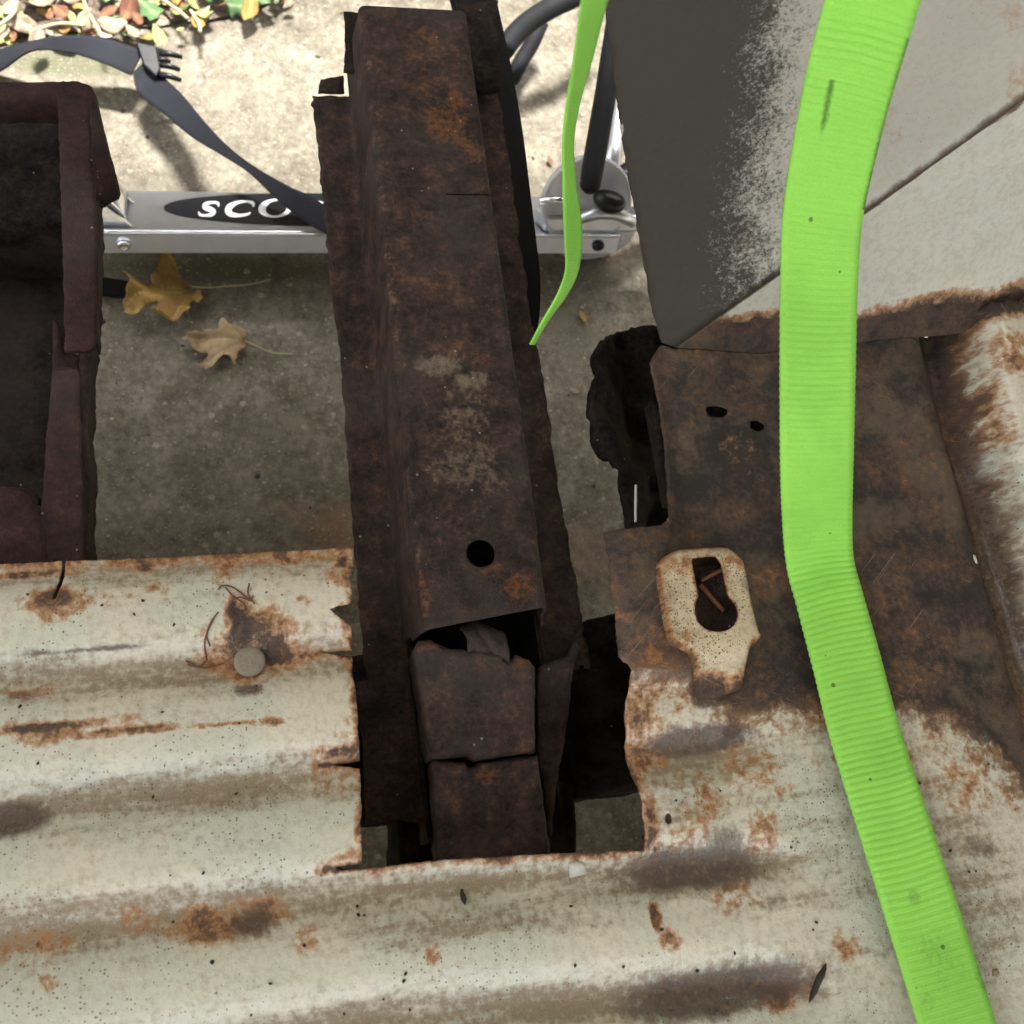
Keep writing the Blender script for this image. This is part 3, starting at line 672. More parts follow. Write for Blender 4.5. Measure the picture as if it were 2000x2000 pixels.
mk = (V[:, 2] > ZT-.004) & (r < hole_r*1.35) & (r > 1e-4)
bnd = mk & (used > 0) & (used < 4)
V[bnd, :2] = hole_c+d[bnd]/r[bnd][:, None]*hole_r
orange = blobs(V[:, :2], [(810, 170, 90, 190, .34), (820, 420, 90, 160, .2), (800, 150, 60, 120, .40), (840, 230, 60, 70, .72), (860, 190, 26, 40, .75), (800, 60, 50, 40, .5), (880, 270, 30, 40, .7), (975, 1110, 40, 40, .75), (940, 1080, 60, 30, .4), (740, 500, 14, 200, .35), (800, 1120, 10, 80, .7), (760, 700, 20, 60, .35), (900, 300, 20, 40, .6)], ZT, .00032)
pale = blobs(V[:, :2], [(880, 800, 120, 150, .40), (900, 960, 120, 90, .36), (830, 690, 70, 30, .72), (890, 715, 50, 26, .8), (880, 790, 100, 100, .5), (890, 880, 100, 60, .62), (820, 900, 30, 40, .45), (930, 920, 80, 40, .4), (900, 1010, 90, 14, .45), (900, 1090, 50, 30, .25), (1000, 1120, 20, 20, .3)], ZT, .00032)
pale = np.maximum(pale, .36*((np.abs(V[:, 0]-.0915) < .003) | (np.abs(V[:, 0]-.1655) < .003))*(V[:, 2] > ZT-.005)); hid = V[:, 2] < ZT-.006; orange[hid] *= .3; pale[hid] *= .1
us = np.nonzero(used)[0]; mp = -np.ones(len(V), int); mp[us] = np.arange(len(us))
o = mesh('rail_cap', V[us], [tuple(mp[k] for k in a) for a in f], M['rail'], rail, {'orange': orange[us], 'pale': pale[us]}, True, solid=.0018)
tag(o, 'long rusty rail top with a round drain hole near its cut end')
# inner lower channel inside the rail (dark, closes the view through hole and open end)
v, f = [], []
for y in (.02, .60):
    v += [(.088, y, ZB+.008), (.090, y, .372), (.167, y, .372), (.169, y, ZB+.008)]
f = [(0, 1, 5, 4), (1, 2, 6, 5), (2, 3, 7, 6)]
mesh('rail_channel', v, f, M['under'], rail, None, False, solid=.002)
# liner plates sticking out past the flanges at the tail end
for nm, pts, z in (('end_flange', [(648, 22), (690, 28), (692, 130), (668, 135), (648, 132), (652, 90)], .445), ('end_flange', [(862, 5), (940, 0), (945, 170), (905, 175), (885, 130)], .44)):
    q = rag([(*U2(*p, z), .001) for p in pts], .001, .003, seed=z*10); Pq, Tq = sheet(q, .006)
    mesh(nm, [(x, y, z+.003*noise.noise(Vector((x*40, y*40, 0)))) for x, y in Pq], Tq, M['under'], rail, None, True, solid=.003)
q = rag([(*U2(*p, .42), .001) for p in [(600, 175), (605, 150), (648, 142), (650, 175)]], .001, .003, seed=1.5); Pq, Tq = sheet(q, .006)
mesh('flange_tab', [(x, y, .42) for x, y in Pq], Tq, M['rail'], rail, None, True, solid=.0015)

# forward rail stub: two plates with a crack between them, dipping away towards the front
def zstub(y): return .452+(y-.0)*.16
def plate(name, pts, zf, mat, parent, amp=.0009, sp=.0026, skirt=.05, roll=.004, seed=2, orl=None, pll=None, th=.0016, lift=None, label=None):
    """folded plate: top sheet whose rim rolls down into a skirt"""
    pts2 = []
    for p in pts:
        zz = .48
        for _ in range(4):
            x, y = U2(p[0], p[1], zz); zz = zf(y)
        pts2.append((x, y, p[2] if len(p) > 2 else amp))
    q = rag(pts2, amp, .0022, seed=seed); Pq, Tq = sheet(q, sp)
    dq = bdist(Pq, np.array(q)); z = np.array([zf(y)+.0014*noise.noise(Vector((x*35, y*35, seed))) for x, y in Pq])
    if lift is not None: z += lift(Pq)
    if roll: z -= roll*(1-np.sqrt(np.clip(1-(1-np.clip(dq/roll, 0, 1))**2, 0, 1)))*np.array([1. if True else 0]*len(Pq))
    V = [tuple(p) for p in np.column_stack([Pq, z])]; F_ = [tuple(t) for t in Tq]
    if skirt:
        dct = {}
        for t in F_:
            for a, b in ((t[0], t[1]), (t[1], t[2]), (t[2], t[0])): dct[(a, b)] = 1
        mp = {}
        for (a, b) in list(dct):
            if (b, a) not in dct:
                for k in (a, b):
                    if k not in mp: mp[k] = len(V); V.append((V[k][0], V[k][1], V[k][2]-skirt*(.9+.2*noise.noise(Vector(V[k])*60))))
                F_.append((b, a, mp[a], mp[b]))
    A = np.array([v[:2] for v in V])
    at = {'orange': blobs(A, orl or [], .47, .00032), 'pale': blobs(A, pll or [], .47, .00032)}
    o = mesh(name, V, F_, mat, parent, at, True, solid=th)
    if label: o['label'] = label
    return o
plate('stub_plate', [(782, 1222), (790, 1207), (815, 1205), (850, 1222), (905, 1226), (948, 1232), (952, 1243), (966, 1246), (974, 1233), (1000, 1243), (1012, 1258), (1010, 1330), (1012, 1418), (960, 1424), (900, 1433), (886, 1422), (840, 1428), (814, 1428), (806, 1380), (795, 1300)], lambda y: .470+(y-.1)*.10, M['rail'], rail, skirt=.035, roll=.0035, seed=4, orl=[(810, 1220, 30, 16, .6), (985, 1250, 30, 20, .6), (900, 1260, 60, 20, .35)], pll=[(850, 1390, 40, 18, .35)], label='torn rusty rail plate with a ragged upper edge')
plate('stub_plate', [(818, 1432), (880, 1436), (884, 1447), (898, 1446), (905, 1437), (960, 1430), (1016, 1423), (1026, 1500), (1042, 1625), (832, 1640), (822, 1530)], lambda y: .458+(y-.05)*.14, M['rail'], rail, skirt=.035, roll=.003, seed=5, orl=[(925, 1455, 34, 22, .6), (860, 1470, 40, 30, .4)])
# torn flanges each side of the stub and the curled scrap in the open end
plate('torn_flange', [(1014, 1262), (1040, 1250), (1070, 1240), (1078, 1215), (1092, 1202), (1094, 1215), (1082, 1250), (1075, 1330), (1062, 1420), (1050, 1480), (1040, 1600), (1028, 1500), (1016, 1420)], lambda y: .440, M['rail'], rail, skirt=.02, roll=.001, seed=6, lift=lambda P: .012*sstep(.10, .14, P[:, 1]), orl=[(1080, 1215, 30, 30, .3)])
plate('torn_flange', [(672, 1288), (700, 1280), (770, 1275), (792, 1290), (808, 1400), (818, 1560), (752, 1545), (690, 1555), (688, 1480), (684, 1400), (676, 1340)], lambda y: .424, M['rail'], rail, skirt=0, roll=.0, seed=7)
pts = []
V, f = [], []
for i in range(25):
    t = i/24; a = -.3+t*3.3
    for j in range(15):
        u = j/14; bx = .1155+.026*u; V.append((bx+.0025*noise.noise(Vector((u*3, t*3, 0))), .128+.013*math.cos(a)+.004*math.sin(u*5), .458+.012*math.sin(a)+.003*noise.noise(Vector((u*4, t*4, 3)))))
for i in range(24):
    for j in range(14): f.append((i*15+j, i*15+j+1, (i+1)*15+j+1, (i+1)*15+j))
mesh('curled_scrap', V, f, M['rail'], rail, None, True, solid=.0016)
# outriggers and underseal below the cut-out
plate('outrigger', [(1050, 1190), (1120, 1165), (1182, 1150), (1219, 1490), (1150, 1496), (1086, 1508), (1060, 1420)], lambda y: .36, M['under'], van, skirt=.06, roll=.004, seed=9, lift=lambda P: np.array([.006*noise.noise(Vector((x*60, y*60, 1))) for x, y in P]))
plate('outrigger', [(640, 1240), (700, 1230), (800, 1240), (800, 1530), (748, 1545), (640, 1556)], lambda y: .37, M['under'], van, skirt=.07, roll=.004, seed=10)
plate('rail_side', [(752, 1540), (820, 1540), (832, 1700), (752, 1700)], lambda y: .36, M['under'], rail, skirt=.1, roll=.002, seed=11)
plate('rail_side', [(1030, 1420), (1085, 1480), (1090, 1700), (1030, 1700)], lambda y: .36, M['under'], rail, skirt=.1, roll=.002, seed=12)

# ------------------------------------------------------------------ left chassis rail (open topped)
lr = empty('chassis_rail', (0, 0, 0)); lr.parent = van
tag(lr, 'maroon open-topped chassis rail at the left with a dark hollow inside')
plate('rail_flange', [(108, 180), (135, 172), (168, 182), (173, 300), (184, 420), (184, 560), (178, 650), (165, 660), (122, 662), (116, 420)], lambda y: .478, M['maroon'], lr, skirt=.004, roll=.001, seed=21)
plate('rail_flange', [(98, 694), (150, 692), (152, 780), (158, 900), (162, 1085), (68, 1092), (84, 860)], lambda y: .472, M['maroon'], lr, skirt=.004, roll=.001, seed=22)
plate('rail_web', [(150, 640), (176, 640), (166, 690), (168, 760), (160, 800), (170, 850), (165, 1000), (170, 1085), (140, 1092), (140, 700)], lambda y: .462, M['rail'], lr, skirt=.03, roll=.002, seed=23)
plate('rail_web', [(100, 600), (112, 610), (118, 665), (150, 668), (150, 700), (98, 700)], lambda y: .462, M['maroon'], lr, skirt=.01, roll=.001, seed=24)
plate('end_cap', [(-120, 150), (150, 146), (170, 153), (180, 172), (192, 230), (218, 322), (214, 334), (196, 346), (188, 352), (160, 352), (150, 215), (110, 192), (-120, 186)], lambda y: .452, M['maroon'], lr, skirt=.02, roll=.006, seed=25)
plate('rail_web', [(172, 352), (186, 354), (185, 520), (180, 640), (150, 640), (150, 352)], lambda y: .440, M['rail'], lr, skirt=.02, roll=.002, seed=26)
box('rail_bottom', -.42, -.135, .17, .57, .30, .306, M['under'], lr)
plate('end_plate', [(-140, 170), (160, 170), (165, 420), (-140, 420)], lambda y: .395, M['under'], lr, skirt=.08, roll=.004, seed=28)
box('rail_back_web', -.36, -.355, .17, .57, .30, .46, M['under'], lr)
plate('rail_joint', [(-120, 905), (40, 908), (62, 918), (110, 1000), (112, 1100), (-120, 1108)], lambda y: .474, M['maroon'], lr, skirt=.06, roll=.012, seed=27)
box('inner_rib', -.30, -.235, .20, .56, .306, .34, M['under'], lr, .006)

# torn, undersealed inner wing below the right wall
ow = [(1225, 560), (1195, 580), (1165, 612), (1130, 665), (1118, 720), (1106, 790), (1115, 830), (1140, 858), (1170, 880), (1188, 880), (1190, 960), (1202, 1010), (1300, 1040), (1330, 560)]
q = rag([(*U2(*p, .43), .0022) for p in ow], .002, .003, seed=31); Pq, Tq = sheet(q, .004)
zq = [.43+.012*noise.noise(Vector((x*45, y*45, 7)))-.05*float(sstep(.0, .05, x-.24)) for x, y in Pq]
o = mesh('inner_wing', np.column_stack([Pq, zq]), Tq, M['under'], van, None, True, solid=.006); tag(o, 'black ragged undersealed inner wing')
# rest of the shell: roof, far side, front bulkhead, sills, outer skins
box('roof', -1.0, .95, -1.0, .70, 1.72, 1.75, M['shell'], van, .01)
box('shade_tailgate', -.9, .9, .71, 1.52, 1.73, 1.77, M['shell'], van, .015)  # unseen raised lid, its length set to shade the rails and ground
box('side_panel', .90, .93, -2.1, .80, .16, 1.715, M['shell'], van, .01)
box('side_panel', -1.0, -.97, -2.1, .40, .506, 1.2, M['shell'], van, .01)
box('shade_side_skirt', -1.0, -.97, -2.1, .40, .16, .50, M['shell'], van, .01)  # unseen lower skin, added to block low light from the side
box('shade_front_valance', -.96, .89, -2.08, -2.05, .16, .49, M['shell'], van, .01)  # unseen, added to block low light from the front
box('bulkhead', -.96, .89, -2.08, -2.05, .506, .92, M['shell'], van, .01)
box('wheel_arch_top', .70, .895, -.3, .78, .86, .885, M['shell'], van, .005)
box('sill', .752, .893, -2.0, .3, .44, .52, M['shell'], van, .005)

# ------------------------------------------------------------------ lime straps
st = [(1600, 1790, -180, .79), (1555, 1738, 0, .745), (1520, 1700, 130, .72), (1500, 1672, 230, .695), (1475, 1632, 400, .655), (1469, 1622, 540, .63), (1467, 1620, 660, .612), (1465, 1618, 850, .575), (1470, 1614, 970, .540), (1481, 1614, 1060, .5145), (1497, 1634, 1130, .511), (1528, 1668, 1250, .511), (1564, 1709, 1396, .512), (1648, 1805, 1680, .511), (1723, 1889, 1932, .512), (1800, 1972, 2200, .512)]
Cn, Wd = [], []
for i, (l, r, y, z) in enumerate(st):
    k = math.atan2(0, 1)
    p0 = st[max(0, i-1)]; p1 = st[min(len(st)-1, i+1)]
    sl_ = ((p1[0]+p1[1])-(p0[0]+p0[1]))/2/(p1[2]-p0[2])     # lean of the strap in the picture
    c = U((l+r)/2, y, z); wv = (U(r, y-sl_*(r-l)/2*.9, z)-U(l, y+sl_*(r-l)/2*.9, z))
    wv = wv.normalized()*.0460
    Cn.append(c); Wd.append(wv)
gs = ribbon('ratchet_strap', Cn, Wd, M['green'], None, 1700, 10, .0016, .00036, .0041)
me = gs.data; co = np.array([v.co[:] for v in me.vertices])
soil = blobs(co[:, :2], [(1725, 1690, 20, 22, .62), (1780, 1800, 80, 80, .44), (1770, 1820, 40, 60, .52), (1860, 1845, 30, 40, .58), (1750, 1890, 50, 40, .42), (1800, 1650, 60, 40, .40), (1600, 1330, 60, 60, .25)], .512)
a_ = np.array([d.value for d in me.attributes['along'].data]); b_ = np.array([d.value for d in me.attributes['across'].data])
soil = np.maximum(soil, .9*(1-sstep(.02, .045, np.abs(b_+.28+.10*np.sin(a_*18))))*((a_ > .085) & (a_ < .15)))
soil = np.maximum(soil, .48*(1-sstep(.01, .03, np.abs(b_+.10)))*((a_ > .16) & (a_ < .33)))
soil = np.maximum(soil, .8*sstep(.86, 1., b_)*(a_ < .15)*(a_ > .06))
at = me.attributes.new('soil', 'FLOAT', 'POINT'); at.data.foreach_set('value', soil.astype(np.float32))
tag(gs, 'wide lime green ribbed strap lying down the right side over the floor', 'strap')
nst = [(1112, 1168, -60, .80), (1098, 1147, 0, .78), (1083, 1118, 110, .73), (1069, 1092, 200, .69), (1062, 1082, 270, .66), (1063, 1086, 340, .63), (1064, 1096, 410, .60), (1066, 1098, 460, .575), (1067, 1091, 510, .55), (1052, 1070, 555, .525), (1024, 1034, 605, .50), (1000, 1008, 650, .475)]
Cn, Wd = [], []
for i, (l, r, y, z) in enumerate(nst):
    c = U((l+r)/2, y, z); a = U(r, y, z)-U(l, y, z); aw = a.length; W_ = .025
    fw = (c-CAM).normalized(); aw = min(aw*.95, W_*.98)
    Cn.append(c); Wd.append(a.normalized()*aw+fw*math.sqrt(W_**2-aw**2))
gs2 = ribbon('ratchet_strap', Cn, Wd, M['green'], None, 500, 6, .0014, .0002, .0030)
at = gs2.data.attributes.new('soil', 'FLOAT', 'POINT')
tag(gs2, 'narrow lime green strap hanging twisted between the rail and the shaded wall', 'strap')
# black webbing hanging beside the rail
bst = [(r-95, r, y, z) for r, y, z in [(922, -40, .412), (936, 0, .411), (952, 70, .410), (968, 145, .408), (986, 250, .406), (1000, 360, .404), (1011, 450, .400), (1019, 525, .396), (1017, 600, .390), (1006, 650, .384)]]
Cn = [U((l+r)/2+4, y, z) for l, r, y, z in bst]; Wd = [(U(r-4, y, z)-U(l+4, y, z)) for l, r, y, z in bst]
bw = ribbon('black_strap', Cn, Wd, M['blackweb'], None, 160, 6, .002, 0)
bw.data.attributes.new('soil', 'FLOAT', 'POINT')
tag(bw, 'broad black strap hanging down along the right edge of the brown rail', 'strap')

# ------------------------------------------------------------------ scooter
sc = empty('kick_scooter', (.05, .70, 0))
tag(sc, 'folded silver kick scooter with a black oval on its deck, lying behind the rails', 'scooter')
# deck frame: front edge along X, top leaning slightly back
YF, ZFt = .664, .095; DW = .088; TL = math.atan2(.036, .081)
ex = Vector((1, 0, 0)); ey = Vector((0, math.cos(TL), -math.sin(TL))); ez = ex.cross(ey)
DO = Vector((-.165, YF, ZFt))
def dk_(a, b, h=0): return DO+ex*a+ey*b+ez*h
def on_deck(px, py, h=0):
    d = RIGHT*((px*S-1000)/F)+UP*((1000-py*S)/F)+FWD; o_ = dk_(0, 0, h); t = (o_-CAM).dot(ez)/d.dot(ez); p = CAM+d*t-o_
    return p.dot(ex), p.dot(ey)
LD = .58
def prism(name, pts, h0, h1, mat, parent, bevel=0, smooth=False):
    bm = bmesh.new(); a = [bm.verts.new(dk_(x, y, h0)) for x, y in pts]; b = [bm.verts.new(dk_(x, y, h1)) for x, y in pts]
    bm.faces.new(a[::-1]); bm.faces.new(b); n = len(pts)
    for i in range(n): bm.faces.new((a[i], a[(i+1) % n], b[(i+1) % n], b[i]))
    bmesh.ops.recalc_face_normals(bm, faces=bm.faces); return bm_obj(name, bm, mat, parent, smooth, bevel)
deck = prism('deck', [(0, .003), (LD, .003), (LD, DW-.003), (.02, DW-.003), (0, DW-.02)], -.024, 0, M['alu'], sc, .003)
prism('edge_trim', [(0, -.0008), (LD, -.0008), (LD, .0035), (0, .0035)], -.0235, -.0012, M['alu'], sc, .001)
prism('top_lip', [(0.0, -.0012), (LD, -.0012), (LD, .003), (0, .003)], -.0012, .0012, M['alu'], sc, .0006)
e0 = on_deck(*Z3(597, 372)); etop = on_deck(*Z3(1500, 274)); ebot = on_deck(*Z3(1500, 496))
ec = (e0[0]+.172, (etop[1]+ebot[1])/2); eb = (etop[1]-ebot[1])/2
sup = lambda v, p: math.copysign(abs(v)**p, v)
prism('black_oval', [(ec[0]+.172*sup(math.cos(t), .95), ec[1]+eb*sup(math.sin(t), .95)) for t in np.linspace(0, 2*math.pi, 72, endpoint=False)], .0002, .0008, M['print'], deck)
def letter(name, outer, inner=None):
    o2 = [on_deck(*Z3(*p), .0011) for p in outer]; i2 = [[on_deck(*Z3(*p), .0011) for p in inner]] if inner else []
    Pq, Tq = sheet(o2, .004, i2)
    mesh(name, [tuple(dk_(x, y, .0011)) for x, y in Pq], Tq, M['white'], deck, None, False, solid=.0003)
def ell(cx, cy, rx, ry, sk=0, n=40, rot=0):
    out = []
    for t in np.linspace(0, 2*math.pi, n, endpoint=False):
        x, y = rx*math.cos(t), ry*math.sin(t); c_, s_ = math.cos(rot), math.sin(rot); x, y = x*c_-y*s_, x*s_+y*c_
        out.append((cx+x-sk*y, cy+y))
    return out
def stroke(pts, wid, sk=0):
    C = catmull(np.array(pts, float), 40); W = np.interp(np.linspace(0, 1, 40), np.linspace(0, 1, len(wid)), wid); T = np.gradient(C, axis=0); N = np.stack([-T[:, 1], T[:, 0]], 1); N /= np.linalg.norm(N, axis=1)[:, None]
    W = W*1.3
    return [tuple(p) for p in C+N*W[:, None]]+[tuple(p) for p in (C-N*W[:, None])[::-1]]
letter('letter_s', stroke([(972, 362), (968, 340), (930, 334), (884, 346), (880, 368), (915, 382), (938, 398), (920, 418), (880, 424), (845, 418), (836, 398)], [3, 7, 6, 10, 13, 14, 13, 10, 6, 7, 3]))
letter('letter_c', stroke([(1212, 364), (1206, 338), (1160, 328), (1100, 336), (1052, 362), (1040, 392), (1062, 416), (1112, 424), (1170, 416), (1192, 402)], [4, 9, 5, 8, 16, 18, 14, 8, 6, 3]))
letter('letter_o', ell(1362, 374, 116, 64, .12), ell(1368, 374, 72, 52, .22))
letter('letter_o', ell(1608, 382, 112, 64, .12), ell(1614, 382, 70, 52, .22))
for a, b in ((310, 582), (0, 0)):
    p = on_deck(*Z3(310, 585)) if a else on_deck(1135, 452)
    Mx = Matrix.Translation(dk_(p[0], -.001, -.012)) @ Matrix.Rotation(math.pi/2+.0, 4, 'X')
    bm = lathe_bm([(.0002, 0), (.0072, 0), (.0068, .003), (.0045, .0048), (.0042, .003), (.0002, .0025)], 20, Mx); bm_obj('deck_screw', bm, M['plastic'] if not a else M['chrome'], sc, True)
# rear brake fender (left), black wheel under it
V, f = [], []
for i in range(15):
    t = i/14
    for j in range(9):
        u = j/8; p = dk_(.045-.03*t-.05*t*t, .016+.052*u, .004+.05*math.sin(t*1.3)); p = p+ez*(.006*math.sin(u*math.pi)); V.append(p)
for i in range(14):
    for j in range(8): f.append((i*9+j, i*9+j+1, (i+1)*9+j+1, (i+1)*9+j))
mesh('rear_brake', V, f, M['chrome'], sc, None, True, solid=.002)
for sgn in (.012, .058):
    v = [dk_(.05, sgn, .001), dk_(.0, sgn+.002, .001), dk_(-.05, sgn+.004, .02), dk_(-.03, sgn+.006, .058), dk_(.004, sgn+.004, .046)]
    mesh('brake_cheek', v, [(0, 1, 2, 3, 4)], M['chrome'], sc, None, False, solid=.003, off=0)
def wheel(cx, cy, cz, r, wdt, tyre, parent):
    Mx = Matrix.Translation((cx, cy, cz)) @ Matrix.Rotation(math.pi/2, 4, 'X') @ Matrix.Translation((0, 0, -wdt/2))
    wo = bm_obj('wheel', lathe_bm([(.002, 0), (r-.010, 0), (r-.003, wdt*.15), (r, wdt*.5), (r-.003, wdt*.85), (r-.010, wdt), (.002, wdt)], 48, Mx), tyre, parent, True)
    h = bm_obj('hub', lathe_bm([(.001, -.002), (.017, -.002), (.017, wdt+.002), (.001, wdt+.002)], 24, Mx), M['plastic'], wo, False)
    return wo
wheel(-.215, .70, .05, .05, .024, M['plastic'], sc)
wheel(.40, .70, .052, .052, .026, M['urethane'], sc)
# front folding block
pA = on_deck(1050, 452)[0]
prism('folding_block', [(pA-.012, .004), (pA+.14, .004), (pA+.14, .03), (pA-.02, .03)], .001, .022, M['alu'], sc, .004)
bm = bmesh.new()
cw = U(1110, 395, .13)
V = []
Mx = Matrix.Translation(U(1105, 380, .12)) @ Matrix(((1, 0, 0), (0, .55, .83), (0, -.83, .55))).to_4x4().inverted()
o = bm_obj('front_guard', lathe_bm([(.020, -.006), (.046, -.006), (.052, -.002), (.053, .004), (.050, .008), (.046, .006), (.020, .006), (.018, 0)], 48, Mx), M['urethane'], sc, True)
c = U(1150, 381, .145)
bm = bmesh.new(); bmesh.ops.create_uvsphere(bm, u_segments=24, v_segments=14, radius=1)
for v in bm.verts:
    v.co = Vector((v.co.x*.019*(1+.15*v.co.y), v.co.y*.0125, v.co.z*.012)); v.co = Matrix.Rotation(-.35, 3, 'Z') @ v.co; v.co += c
bm_obj('clamp_knob', bm, M['plastic'], sc, True)
bm = tube_bm([U(1018, 378, .125), U(1048, 377, .128), U(1085, 380, .130)], .0045, 12); bm_obj('folding_lever', bm, M['chrome'], sc, True)
bm = tube_bm([U(1085, 415, .118), U(1130, 400, .13), U(1165, 402, .13), U(1195, 420, .12)], [.006, .008, .008, .006], 12); bm_obj('fork_arm', bm, M['alu'], sc, True)
# grips and bars
gp = [U(1112, 362, .19), U(1113, 354, .191), U(1118, 320, .196), U(1130, 250, .205), U(1142, 180, .215), U(1152, 110, .225), U(1166, 20, .235)]
bm = tube_bm(gp, [.006, .0105, .0118, .0118, .0116, .0112, .011], 20); bm_obj('handle_grip', bm, M['foam'], sc, True)
gp = [U(x, y, z) for x, y, z in [(1150, 345, .13), (1158, 280, .14), (1166, 215, .15), (1180, 120, .16), (1200, 0, .17)]]
bm_obj('handlebar', tube_bm(gp, .010, 16), M['alu'], sc, True)
bm_obj('steering_tube', tube_bm([U(1150, 360, .12), U(1190, 330, .12), U(1260, 290, .12), U(1400, 260, .13)], .016, 20), M['plastic'], sc, True)
gp = [U(x, y, z) for x, y, z in [(950, 95, .10), (975, 62, .105), (1005, 36, .11), (1045, 12, .115), (1100, -14, .12), (1160, -50, .12)]]
bm_obj('handle_grip', tube_bm(catmull([tuple(p) for p in gp], 24), .0125, 20), M['foam'], sc, True)
gp = [U(x, y, z) for x, y, z in [(965, 150, .03), (985, 112, .035), (1002, 85, .04), (1022, 40, .06)]]
bm_obj('grip_end', tube_bm(gp, .010, 16), M['foam'], sc, True)

# navy strap with side-release buckle running from the slab up over the deck
ns_ = empty('buckle_strap', tuple(U(200, 100, .0)))
tag(ns_, 'dark navy webbing strap with a plastic buckle running down onto the scooter deck', 'strap')
lst = [((-30, 150), (-70, 105), .015), ((8, 130), (0, 93), .030), ((60, 97), (58, 78), .050), ((125, 98), (118, 68), .060), ((190, 117), (192, 71), .055), ((248, 142), (272, 96), .045)]
Cn = [U((a[0]+b[0])/2, (a[1]+b[1])/2, z) for a, b, z in lst]; Wd = [U(*b, z)-U(*a, z) for a, b, z in lst]
o = ribbon('webbing', Cn, Wd, M['navy'], ns_, 120, 6, .0018, 0); o.data.attributes.new('soil', 'FLOAT', 'POINT')
rst = [((250, 138), (288, 100), .048), ((262, 175), (300, 135), .045), ((310, 215), (345, 180), .055), ((362, 258), (388, 232), .075), ((418, 292), (432, 278), .095), ((470, 326), (482, 316), .105), ((525, 378), (545, 352), .110), ((580, 420), (585, 370), .104), ((628, 448), (615, 390), .100)]
Cn = [U((a[0]+b[0])/2, (a[1]+b[1])/2, z) for a, b, z in rst]; Wd = [U(*b, z)-U(*a, z) for a, b, z in rst]
o = ribbon('webbing', Cn, Wd, M['navy'], ns_, 200, 6, .0018, 0); o.data.attributes.new('soil', 'FLOAT', 'POINT')
def pl_box(name, pts, z, th, mat, parent):
    bm = bmesh.new(); a = [bm.verts.new(U(*p, z)) for p in pts]; b = [bm.verts.new(U(*p, z)+Vector((0, 0, th))) for p in pts]
    bm.faces.new(a[::-1]); bm.faces.new(b); n = len(pts)
    for i in range(n): bm.faces.new((a[i], a[(i+1) % n], b[(i+1) % n], b[i]))
    bmesh.ops.recalc_face_normals(bm, faces=bm.faces); return bm_obj(name, bm, mat, parent, False, .0015)
bk = pl_box('buckle', [(258, 88), (296, 96), (304, 138), (296, 152), (272, 130)], .048, .008, M['plastic'], ns_)
for a, b, wd in (((300, 100), (344, 108), .0035), ((302, 122), (340, 132), .0035), ((300, 140), (342, 152), .0035), ((296, 112), (322, 117), .003)):
    bm_obj('buckle_prong', tube_bm([U(*a, .052), U((a[0]+b[0])/2, (a[1]+b[1])/2-2, .052), U(*b, .050)], [wd, wd, wd*.7], 10), M['plastic'], bk, True)
# folded end of black webbing in the shade under the scooter
fst = [((120, 500), (120, 530), .03), ((180, 520), (185, 555), .02), ((225, 528), (232, 562), .012), ((262, 535), (270, 556), .008)]
Cn = [U((a[0]+b[0])/2, (a[1]+b[1])/2, z) for a, b, z in fst]; Wd = [U(*b, z)-U(*a, z) for a, b, z in fst]
o = ribbon('strap_tail', Cn, Wd, M['blackweb'], None, 60, 6, .002, 0); o.data.attributes.new('soil', 'FLOAT', 'POINT')
tag(o, 'short black strap tail on the concrete left of the ochre leaf', 'strap')

# ------------------------------------------------------------------ leaves
def leaf_mesh(P2, spacing, zf, mat, name, parent=None, veins=None, sol=.0004):
    Pq, Tq = sheet(P2, spacing)
    vein = np.zeros(len(Pq))
    for a, b in veins or []:
        a, b = np.array(a), np.array(b); ab = b-a; t = np.clip(((Pq-a)@ab)/(ab@ab), 0, 1)
        d = np.linalg.norm(Pq-a-t[:, None]*ab, axis=1); vein = np.maximum(vein, 1-sstep(.0003, .0012, d))
    return mesh(name, np.column_stack([Pq, zf(Pq)]), Tq, mat, parent, {'vein': vein}, True, solid=sol)
def big_leaf(label, pts, ctr, tips, stem, mat, z0, curl, seed):
    r = empty('maple_leaf', tuple(U(*Z3(*ctr), 0))); tag(r, label, 'leaf', 'dry maple leaves on the shaded concrete')
    P2 = [U2(*Z3(*p), z0) for p in pts]; P2 = rag([(x, y, .0028) for x, y in P2], .0028, .0024, seed=seed)
    c = np.array(U2(*Z3(*ctr), z0)); tv = [(c, np.array(U2(*Z3(*t), z0))) for t in tips]
    def zf(Pq):
        d = np.linalg.norm(Pq-c, axis=1)
        z = z0+curl*(d/.04)**2*np.array([.5+noise.noise(Vector((x*28, y*28, seed)))*1.5 for x, y in Pq])
        for a, b in tv:
            ab = b-a; t = np.clip(((Pq-a)@ab)/(ab@ab), 0, 1); dd = np.linalg.norm(Pq-a-t[:, None]*ab, axis=1)
            z = z-.003*(1-sstep(0, .007, dd))
        return np.maximum(z, .003)
    leaf_mesh(P2, .0022, zf, mat, 'blade', r, tv)
    sp = [U(*Z3(*p), z) for p, z in stem]
    bm_obj('stem', tube_bm(catmull([tuple(p) for p in sp], 14), .0009, 6), M['twig'], r, True)
